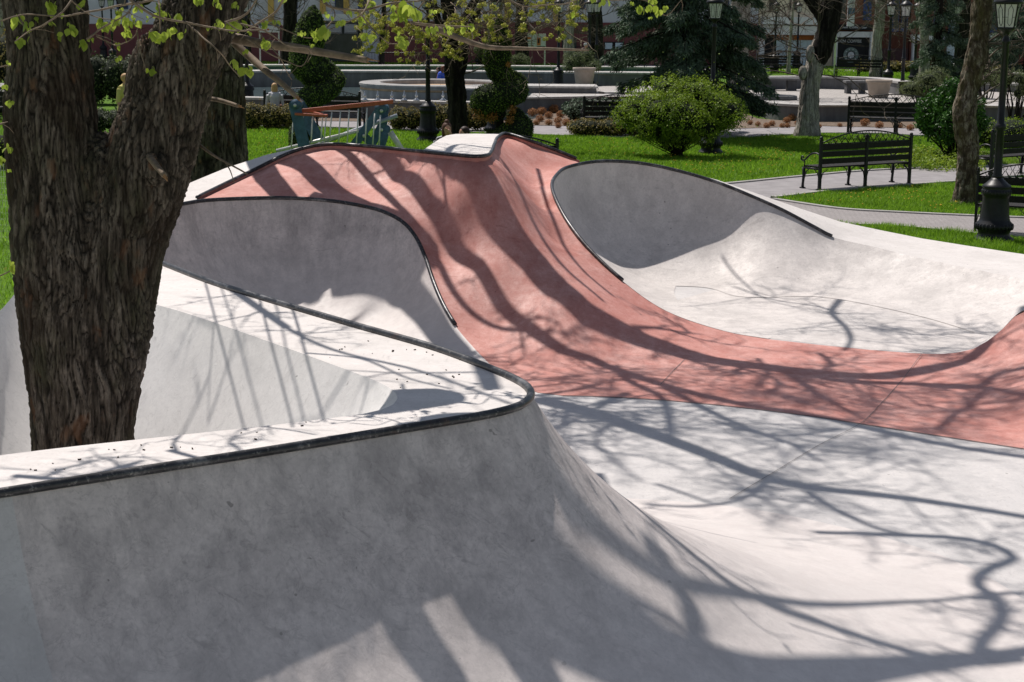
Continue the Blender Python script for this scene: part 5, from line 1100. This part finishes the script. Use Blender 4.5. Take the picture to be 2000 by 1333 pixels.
mb = MB(); mb.bar(F(571, 219, -.3), F(768, 199, -.3), .06, .085); mb.build('red_rail', M_REDP, cf, world=True, smooth=False, bevel=.01)
mb = MB(); mb.bar(F(576, 223, -.42), F(639, 227, -.5), .05, .05); mb.bar(F(600, 218, .2), F(639, 226, -.45), .05, .04); mb.build('red_rail', M_REDP, cf, world=True, smooth=False, bevel=.008)
def rail(name, pts, r, mat): mb = MB(); mb.tube([F(*p) for p in pts], r, 10); mb.build(name, mat, cf, world=True)
rail('steel_beam', [(540, 295, -.3), (700, 256, -.3)], .035, M_STEEL); rail('grey_beam', [(600, 292, -.1), (690, 256, -.1), (776, 226, -.1)], .042, M_GREYP); rail('white_leg', [(715, 250, .2), (684, 290, .2)], .06, M_WHT); rail('white_leg', [(762, 258, 0), (788, 298, 0)], .06, M_WHT)
for (x0, y0, x1, y1) in [(574, 226, 568, 297), (592, 226, 587, 297), (611, 227, 606, 296), (630, 227, 626, 288), (637, 227, 632, 295), (648, 219, 643, 284), (665, 217, 660, 300), (682, 215, 677, 300), (700, 213, 695, 300), (717, 211, 712, 300), (732, 222, 727, 298), (743, 225, 740, 298)]:
    rail('rung', [(x0, y0, -.33), (x1, y1, -.33)], .014, M_STEEL)
# ================================================================ WIRE FENCE (left)
fe = thing('wire_fence', 'thin wire mesh fence on the grass at the left edge beside the huge tree', 'fence', tuple(P(-10, 470, 0)))
for px in (-120, -20, 60):
    a = P(px, 470, 0); mb = MB(); mb.tube([tuple(a), (a.x, a.y, 1.15)], .018, 8); mb.build('post', M_STEEL, fe, world=True)
a, b = P(-120, 470, 0), P(60, 470, 0); mb = MB()
for k in range(13): z = .05+.09*k; mb.tube([(a.x, a.y, z), (b.x, b.y, z)], .0022, 4)
for k in range(36): q = a.lerp(b, k/35); mb.tube([(q.x, q.y, .03), (q.x, q.y, 1.14)], .0022, 4)
mb.build('wire_mesh', M_STEEL, fe, world=True)
# ================================================================ PEOPLE
M_SKIN = simple('skin', (.48, .27, .19), .55, .1, 8)
def person(loc, rz, label, hair, top, bottom, pose='sit', hairlen=1, hairup=False, lean=0., hand_face=False, arms=True):
    t = thing('person', label, 'person', loc, rz); J = {}
    # faces -y locally; seated on .45 m or standing
    hz = .50 if pose == 'sit' else .92; hip = Vector((0, 0, hz)); ch = hip+Vector((0, -math.sin(lean)*.45, math.cos(lean)*.45)); nk = ch+Vector((0, -.01-math.sin(lean)*.1, .12)); hd = nk+Vector((0, -.03-math.sin(lean)*.1, .13))
    mb = MB(); mb.tube([hip+Vector((0, 0, -.06)), hip, (hip+ch)/2, ch, ch+Vector((0, 0, .08)), nk], [.13, .155, .135, .155, .12, .055], 16)
    mb.tube([ch+Vector((-.17, 0, .05)), ch+Vector((0, 0, .07)), ch+Vector((.17, 0, .05))], [.06, .09, .06], 12)
    hands = []; skin = MB(); skin.tube([nk-Vector((0, 0, .05)), hd], [.052, .05], 12)
    for s_ in (-1, 1):
        sh = ch+Vector((s_*.18, 0, .04))
        if hand_face and s_ > 0: el = sh+Vector((.05, -.22, -.16)); wr = hd+Vector((.03, -.13, -.07))
        elif pose == 'sit': el = sh+Vector((s_*.05, -.05, -.28)); wr = el+Vector((-s_*.05, -.23, -.02))
        else: el = sh+Vector((s_*.05, .02, -.28)); wr = el+Vector((0, -.12, -.22))
        mb.tube([sh, sh.lerp(el, .5), el], [.06, .05, .045], 10); skin.tube([el, wr], [.04, .028], 10); mb.ball(tuple(el), .046, 10, 8)
        d = (wr-el).normalized(); side = d.cross(Vector((0, 0, 1))).normalized(); up_ = side.cross(d)
        skin.tube([wr, wr+d*.05, wr+d*.085], [.026, .036, .03], 10)
        for k in range(4): b_ = wr+d*.08+side*(k-1.5)*.017; L = [.062, .075, .07, .055][k]; skin.tube([b_, b_+d*L*.5-up_*.006, b_+d*L*.95-up_*.022], [.009, .0085, .006], 6)
        skin.tube([wr+d*.02+side*s_*.02, wr+d*.05+side*s_*.05, wr+d*.085+side*s_*.055], [.011, .010, .007], 6)
        kn = Vector((s_*.11, -.45, .48)) if pose == 'sit' else Vector((s_*.09, -.03, .48)); an = Vector((s_*.11, -.42, .08)) if pose == 'sit' else Vector((s_*.10, .02, .08)); J[s_] = (hip+Vector((s_*.09, 0, -.02)), kn, an)
    body = mb.build('top', top, t); remesh(body, .012, 3)
    # head with face
    skin.ball(tuple(hd+Vector((0, 0, .01))), (.074, .092, .105), 20, 14); skin.ball(tuple(hd+Vector((0, -.035, -.06))), (.052, .055, .045), 14, 10); skin.tube([hd+Vector((0, -.09, .015)), hd+Vector((0, -.108, -.018))], [.008, .014], 8)
    for s_ in (-1, 1): skin.ball(tuple(hd+Vector((s_*.076, .01, 0))), (.012, .02, .03), 8, 6)
    hs = skin.build('skin', M_SKIN, t); remesh(hs, .007, 2)
    mb = MB()
    for s_ in (-1, 1): mb.ball(tuple(hd+Vector((s_*.03, -.083, .018))), (.011, .006, .006), 8, 6)
    mb.tube([hd+Vector((-.022, -.089, -.048)), hd+Vector((0, -.094, -.046)), hd+Vector((.022, -.089, -.048))], .005, 6); mb.build('eyes_and_mouth', simple('face_detail', (.10, .03, .03), .5) if 'face_detail' not in bpy.data.materials else bpy.data.materials['face_detail'], t)
    mb = MB(); mb.ball(tuple(hd+Vector((0, .018, .035))), (.087, .098, .098), 18, 12)
    if hairlen > 1: mb.ball(tuple(hd+Vector((0, .055, -.05))), (.085, .06, .15*hairlen/2), 14, 10); [mb.ball(tuple(hd+Vector((s_*.072, .01, -.05))), (.022, .05, .11), 10, 8) for s_ in (-1, 1)]
    if hairup: mb.ball(tuple(hd+Vector((0, .02, .14))), (.045, .045, .04), 12, 8)
    hr = mb.build('hair', hair, t); remesh(hr, .01, 2)
    mb = MB(); mb.ball(tuple(hip+Vector((0, 0, -.03))), (.16, .13, .11))
    for s_ in (-1, 1):
        h_, k_, a_ = J[s_]; mb.tube([h_, h_.lerp(k_, .5), k_], [.085, .075, .058], 12); mb.tube([k_, k_.lerp(a_, .45), a_], [.058, .052, .036], 12); mb.ball(tuple(k_), .06, 10, 8)
    bt = mb.build('trousers', bottom, t); remesh(bt, .014, 3)
    for s_ in (-1, 1):
        a_ = J[s_][2]; mb = MB(); mb.ball((a_.x, a_.y-.06, .04), (.045, .125, .045), 12, 8); mb.build('shoe', bpy.data.materials.get('shoe') or simple('shoe', (.05, .05, .05)), t)
    return t
def hairm(n, c): return simple(n, c, .6, .35, 40)
M_J = simple('black_jeans', (.02, .02, .025)); HB = hairm('brown_hair', (.09, .035, .02)); HD = hairm('dark_hair', (.03, .015, .01)); HBl = hairm('blonde_hair', (.50, .30, .14)); HR = hairm('auburn_hair', (.16, .06, .03)); HG = hairm('grey_hair', (.45, .43, .42))
def jacket():
    t = NT('grey_black_jacket', .8, .2); n = t.noise(t.coord(), 7, 2); t.color(t.ramp(n, [(.48, (.02, .02, .025)), (.52, (.42, .42, .46))])); return t.m
def sitp(px, py, D, z=0): q = PD(px, py, D); return (q.x, q.y, z)
def head_z(py, px, D): return PD(px, py, D).z
q = PD(870, 250, 30.6); person((q.x, q.y, .10), .3, 'person with brown hair, grey and black jacket, hand at the face, behind the upper deck', HB, jacket(), M_J, 'sit', 2, True, .1, True)
q = PD(918, 264, 30.6); person((q.x, q.y, .03), -.9, 'dark-haired person whose head just shows above the upper deck', HD, simple('dark_shirt', (.05, .05, .06)), M_J, 'sit', 1, False, .15)
q = PD(536, 170, 48.6); person((q.x, q.y, q.z-1.22), math.pi+.1, 'blonde person in a white top seen from behind on the bench by the pool', HBl, simple('white_top', (.5, .49, .52), .8, .1), M_J, 'sit', 2, False, 0)
q = PD(240, 155, 38); person((q.x, q.y, q.z-1.62), 1.2, 'person in a yellow shirt glimpsed through the fork of the huge tree', HBl, simple('yellow_shirt', (.55, .48, .16), .8, .1), M_J, 'stand', 1, False, .05)
q = PD(856, 133, 71.5); person((q.x, q.y, q.z-1.22), 1.2, 'dark-haired person in a bright blue top sitting on the pool edge left of the maple', HR, simple('blue_top', (.05, .12, .6), .8, .1), simple('blue_trousers', (.05, .08, .3)), 'sit', 2, False, .3)
q = PD(868, 134, 71.8); person((q.x, q.y, q.z-1.22), -1.0, 'auburn-haired person in an orange and black top beside the one in blue', HD, simple('orange_top', (.6, .22, .03), .8, .5, 9), M_J, 'sit', 2, False, .4)
q = PD(1134, 88, 84); person((q.x, q.y, q.z-1.62), 1.4, 'grey-haired person walking behind the potted pine', HG, simple('brown_coat', (.10, .07, .06), .8), M_J, 'stand', 1, False, .35)
# ================================================================ BUILDINGS
M_MAR = simple('maroon_plaster', (.19, .065, .065), .85, .15, 1.2); M_LGT = simple('pale_grey_plaster', (.62, .62, .67), .85, .12, 1); M_YPI = simple('ochre_pilaster', (.66, .43, .12), .8, .15, 2); M_CRM = simple('cream_plaster', (.78, .66, .48), .85, .12, 1.2); M_FAS = simple('white_fascia', (.8, .79, .77), .7, .12, 2); M_BRK = pavemat('red_brick', (.22, .07, .045), 3.2, .015); M_SHOP = simple('pale_blue_shop_glass', (.58, .68, .74), .25, .15, .8, 0, .5); M_DKG = simple('dark_window_glass', (.025, .03, .035), .2, .5, 1.5, 0, .6); M_BLK = simple('black_shopfront', (.012, .012, .013), .6, .5, 2); M_BLW = simple('blue_window_frame', (.04, .07, .20), .6, .2, 3); M_LETT = simple('white_lettering', (.65, .65, .65), .6, .05); M_ORG = simple('orange_panel', (.50, .16, .05), .7, .3, 2)
DB = 104.0
def bx(px): return PD(px, 60, DB).x
def bz(py, px=1000): return max(-.05, PD(px, py, DB).z)
def facade(name, lab, px0, px1, mat, hgt=9, depth=12):
    x0, x1 = bx(px0), bx(px1); t = thing(name, lab, 'building', ((x0+x1)/2, DB, 0)); mb = MB(); mb.box(((x0+x1)/2, DB+depth/2, hgt/2-.05), (x1-x0, depth, hgt)); mb.build('wall', mat, t, world=True, smooth=False); mb = MB(); mb.box(((x0+x1)/2, DB+depth/2, hgt+.1), (x1-x0+.4, depth+.5, .3)); mb.build('roof', M_ST, t, world=True, smooth=False); return t
def fp(t, name, px0, py0, px1, py1, mat, out=.06, th=None, par=None):
    x0, x1 = sorted((bx(px0), bx(px1))); pm = (px0+px1)/2; z1, z0 = bz(py0, pm), bz(py1, pm); th = th or out+.1; mb = MB(); mb.box(((x0+x1)/2, DB-out+th/2, (z0+z1)/2), (x1-x0, th, z1-z0)); o = mb.build(name, mat, t, world=True, smooth=False); return o
bA = facade('town_building', 'long building with maroon base, pale grey upper wall and ochre pilasters across the far left', -1100, 1480, M_LGT)
fp(bA, 'maroon_base', -1098, 44, 700, 126, M_MAR, .12); fp(bA, 'maroon_base', 742, 44, 1478, 126, M_MAR, .12)
for x in (-700, -400, -150, 0, 120, 525, 626, 672, 770, 985, 1080, 1240, 1330): fp(bA, 'pilaster', x, -120, x+11, 43, M_YPI, .2)
for x in (-600, -300, -60, 230, 330, 560, 655, 700, 880, 1120, 1280, 1400):
    f_ = fp(bA, 'window', x, -40, x+22, 18, M_BLW, .10); x0 = (bx(x+2)+bx(x+20))/2; mb = MB(); mb.box((0, 0, 0), (bx(x+20)-bx(x+2), .04, 1.5)); g_ = mb.build('pane', M_DKG, f_, smooth=False); g_.location = (x0-bA.location.x, -.14, bz(-10, x))
fp(bA, 'entrance_fascia', 622, 28, 720, 41, M_FAS, .5); fp(bA, 'entrance_column', 710, 26, 738, 70, M_FAS, .35, .3)
fp(bA, 'entrance_door', 628, 44, 708, 120, M_DKG, .2)
for x in (1182, 1202):
    f_ = fp(bA, 'window', x-2, 82, x+17, 98, M_BLK, .2); fp(bA, 'pane', x, 84, x+14, 96, M_SHOP, .24)
for x in (1098, 1118): fp(bA, 'window', x, 76, x+8, 96, M_DKG, .2)
def board(px0, py0, px1, py1, D, lab, panels, frame=M_STEEL, name='notice_board', legs=True, text=None):
    a, b = PD(px0, py0, D), PD(px1, py1, D); t = thing(name, lab, 'sign', ((a.x+b.x)/2, D, 0)); w_ = b.x-a.x; h = a.z-b.z; mb = MB(); mb.box(((a.x+b.x)/2, D+.04, (a.z+b.z)/2), (w_, .08, h)); mb.build('panel', frame, t, world=True, smooth=False)
    if legs:
        for x in (a.x+.05, b.x-.05): mb = MB(); mb.box((x, D+.03, (b.z)/2), (.08, .06, b.z)); mb.build('leg', M_STEEL, t, world=True, smooth=False)
    for k, (u0, v0, u1, v1, m) in enumerate(panels): mb = MB(); mb.box((a.x+w_*(u0+u1)/2, D-.012-.004*(k % 5), a.z-h*(v0+v1)/2), (w_*(u1-u0), .02, h*(v1-v0))); mb.build('poster', m, t, world=True, smooth=False)
    return t
M_PAP = simple('white_poster', (.62, .62, .66), .7, .08, 3); M_INK = simple('grey_print', (.22, .22, .24), .7)
board(1027, 66, 1066, 97, 95, 'notice board with orange and white posters behind the spiral topiary', [(.04, .2, .5, .95, M_PAP), (.54, .2, .96, .93, M_PAP), (.06, .22, .26, .36, M_ORG), (.56, .24, .74, .75, M_ORG), (.60, .33, .68, .6, M_BLK), (.8, .22, .95, .32, M_ORG), (.56, .8, .96, .9, M_ORG), (.08, .45, .46, .5, M_INK), (.08, .6, .46, .63, M_INK), (.08, .72, .4, .76, M_INK)])
board(953, 18, 968, 62, 93, 'narrow orange and white banner with a blue stripe left of the spiral topiary', [(0, 0, 1, .35, M_PAP), (0, .42, 1, .7, M_ORG), (0, .7, 1, .8, M_BLUE), (.3, .48, .7, .58, M_PAP)], name='banner', legs=False)
board(505, 45, 546, 64, 99, 'white and blue low information panel left of the left topiary', [(.02, .05, .98, .95, M_PAP), (.02, .05, .98, .3, M_BLUE), (.4, .6, .5, .8, M_ORG)])
board(630, 47, 668, 66, 102.5, 'grey plaque covered in printed lines, left of its twin by the maroon entrance', [(.06, .1+.13*k, .94, .16+.13*k, M_PAP) for k in range(6)], simple('grey_plaque', (.22, .22, .24)), 'plaque', False)
board(672, 47, 698, 66, 102.4, 'grey plaque covered in printed lines, right one beside the pale column', [(.06, .1+.13*k, .94, .16+.13*k, M_PAP) for k in range(6)], bpy.data.materials['grey_plaque'], 'plaque', False)
# right side: cream shop, coffee shop, brick house, far right house
bB = facade('shop_building', 'cream upper wall over a white canopy and pale blue shop windows behind the spruce', 1481, 1628, M_CRM)
fp(bB, 'canopy', 1485, 34, 1626, 48, M_FAS, 1.2); fp(bB, 'canopy', 1485, 50, 1626, 68, M_FAS, 1.0); fp(bB, 'orange_transom', 1490, 69, 1600, 78, M_ORG, .15)
for x0, x1 in ((1512, 1536), (1538, 1562), (1564, 1590)): fp(bB, 'shop_window', x0, 79, x1, 128, M_SHOP, .2)
fp(bB, 'shop_column', 1483, 68, 1492, 130, M_FAS, .5); fp(bB, 'shop_column', 1592, 68, 1612, 130, M_FAS, .5); fp(bB, 'doorway', 1494, 70, 1510, 130, M_BLK, .18)
for x in (1500, 1540): fp(bB, 'window', x, -60, x+14, 20, M_DKG, .08)
bC = facade('coffee_shop', 'black coffee shop front with white letters and a round emblem, framed in white', 1630, 1706, simple('rust_brick', (.26, .10, .06), .85, .3, 2))
fp(bC, 'upper_sign_board', 1634, 48, 1700, 59, M_BLK, .7); fp(bC, 'fascia', 1630, 62, 1706, 73, M_FAS, .6); fp(bC, 'shopfront', 1634, 73, 1697, 131, M_BLK, .3); fp(bC, 'frame_column', 1697, 62, 1707, 131, M_FAS, .65); fp(bC, 'frame_column', 1629, 74, 1634, 131, M_FAS, .55)
for x0, x1, m in ((1640, 1650, M_DKG), (1684, 1700, M_BLW)): fp(bC, 'window', x0, -30, x1, 40, m, .1)
def text(s_, par, px, py, hpx, mat, D, name='lettering', wd=None):
    cu = bpy.data.curves.new(name, 'FONT'); cu.body = s_; cu.size = 1; cu.extrude = .02; cu.offset = .012; cu.align_x = 'CENTER'; cu.align_y = 'CENTER'; o = bpy.data.objects.new(name, cu); COL.objects.link(o); bpy.context.view_layer.update()
    me = bpy.data.meshes.new_from_object(o.evaluated_get(bpy.context.evaluated_depsgraph_get())); bpy.data.objects.remove(o); o = bpy.data.objects.new(name, me); COL.objects.link(o); me.materials.clear(); me.materials.append(mat)
    xs = [v.co.x for v in me.vertices]; ys = [v.co.y for v in me.vertices]; k = hpx*D/3300/(max(ys)-min(ys)); kx = k if wd is None else wd*D/3300/(max(xs)-min(xs)); p = PD(px, py, D); me.transform(Matrix.Scale(1, 4)); me.transform(Matrix.Diagonal((kx, k, k, 1))); me.transform(Matrix.Rotation(math.pi/2, 4, 'X')); o.parent = par; o.location = p-par.location; return o
text('DEN COFFEE', bC, 1659, 81, 5.5, M_LETT, DB-.36, wd=46); text('Den Coffee Bar', bC, 1668, 54, 4, M_LETT, DB-.75, wd=50)
c = PD(1662, 108, DB-.34)
def ringm(r0, r1, nm, mat, yo=0):
    mb = MB(); n = 36; mb.add([(c.x+math.cos(2*math.pi*k/n)*r, c.y-yo, c.z+math.sin(2*math.pi*k/n)*r) for r in (r0, r1) for k in range(n)], [(k, (k+1) % n, n+(k+1) % n, n+k) for k in range(n)]); mb.build(nm, mat, bC, world=True, smooth=False)
GE = simple('emblem_green_grey', (.20, .25, .22), .7, .2, 3)
ringm(.26, .46, 'emblem_ring', GE); ringm(.02, .2, 'emblem_centre', M_LETT)
for k in range(10): a = 2*math.pi*k/10; mb = MB(); mb.box((c.x+math.cos(a)*.36, c.y-.01, c.z+math.sin(a)*.36), (.05, .01, .05)); mb.build('emblem_dot', M_LETT, bC, world=True, smooth=False)
board(1657, -10, 1668, 52, 98, 'tall white and blue hanging banner left of the far lamps above the coffee shop', [(0, .0, 1, .55, M_PAP), (0, .42, 1, .62, M_BLUE), (0, .64, 1, 1, M_PAP), (.2, .1, .8, .14, M_INK), (.2, .25, .8, .3, M_INK), (.3, .46, .7, .56, M_PAP), (.2, .75, .8, .8, M_INK)], name='banner', frame=M_PAP, legs=False)
mb = MB(); p0 = PD(1630, 130, 90); mb.tube([(p0.x, p0.y, 0), (p0.x, p0.y, 5)], .05, 8); tag(mb.build('steel_pole', M_FAS), 'thin pale steel pole left of the coffee shop', 'pole')
bD = facade('brick_building', 'dark red brick house with tall blue framed windows right of the coffee shop', 1708, 1776, M_BRK)
for x in (1745, 1762):
    f_ = fp(bD, 'window', x-4, -40, x+9, 62, M_BLW, .15); fp(bD, 'pane', x-2, -35, x+7, 55, M_DKG, .2)
fp(bD, 'base', 1709, 95, 1775, 130, simple('dark_brown_base', (.07, .03, .03)), .1)
bE = facade('corner_building', 'building with white fascia, blue windows and pale columns at the far right', 1778, 2500, simple('rust_plaster', (.20, .07, .05), .85, .2, 2))
fp(bE, 'fascia', 1779, 68, 1815, 79, M_FAS, .8); fp(bE, 'fascia', 1817, 70, 2490, 80, M_LGT, .6)
for x in (1822, 1852, 1930, 1990, 2060): f_ = fp(bE, 'window', x, -30, x+16, 66, M_BLW, .15); fp(bE, 'pane', x+3, -20, x+13, 60, M_SHOP if x < 1900 else M_DKG, .2)
fp(bE, 'column', 1782, 79, 1789, 130, M_FAS, .4); fp(bE, 'shop_window', 1850, 82, 1880, 132, M_SHOP, .2); fp(bE, 'shop_window', 1920, 86, 1990, 132, M_DKG, .2)
# pavement and iron railing before the buildings
mb = MB(); mb.grid([[(-45, 96, -.012), (50, 96, -.012)], [(-45, 104, -.012), (50, 104, -.012)]]); struct(mb.build('street_pavement', M_ASPH, smooth=False))
for q0, q1, lab in ((720, 880, 'low black iron railing in front of the long dark hedge'), (1480, 1600, 'low black iron railing under the pale blue shop windows')):
    D = 93; a, b = PD(q0, 60, D), PD(q1, 60, D); t = thing('iron_railing', lab, 'railing', ((a.x+b.x)/2, D, 0)); mb = MB()
    for z in (.25, .9): mb.tube([(a.x, D, z), (b.x, D, z)], .025, 6)
    k = int((b.x-a.x)/.16)
    for i in range(k+1): mb.tube([(a.x+(b.x-a.x)*i/k, D, 0), (a.x+(b.x-a.x)*i/k, D, .92)], .012, 4)
    mb.build('bars', M_IRON, t, world=True)
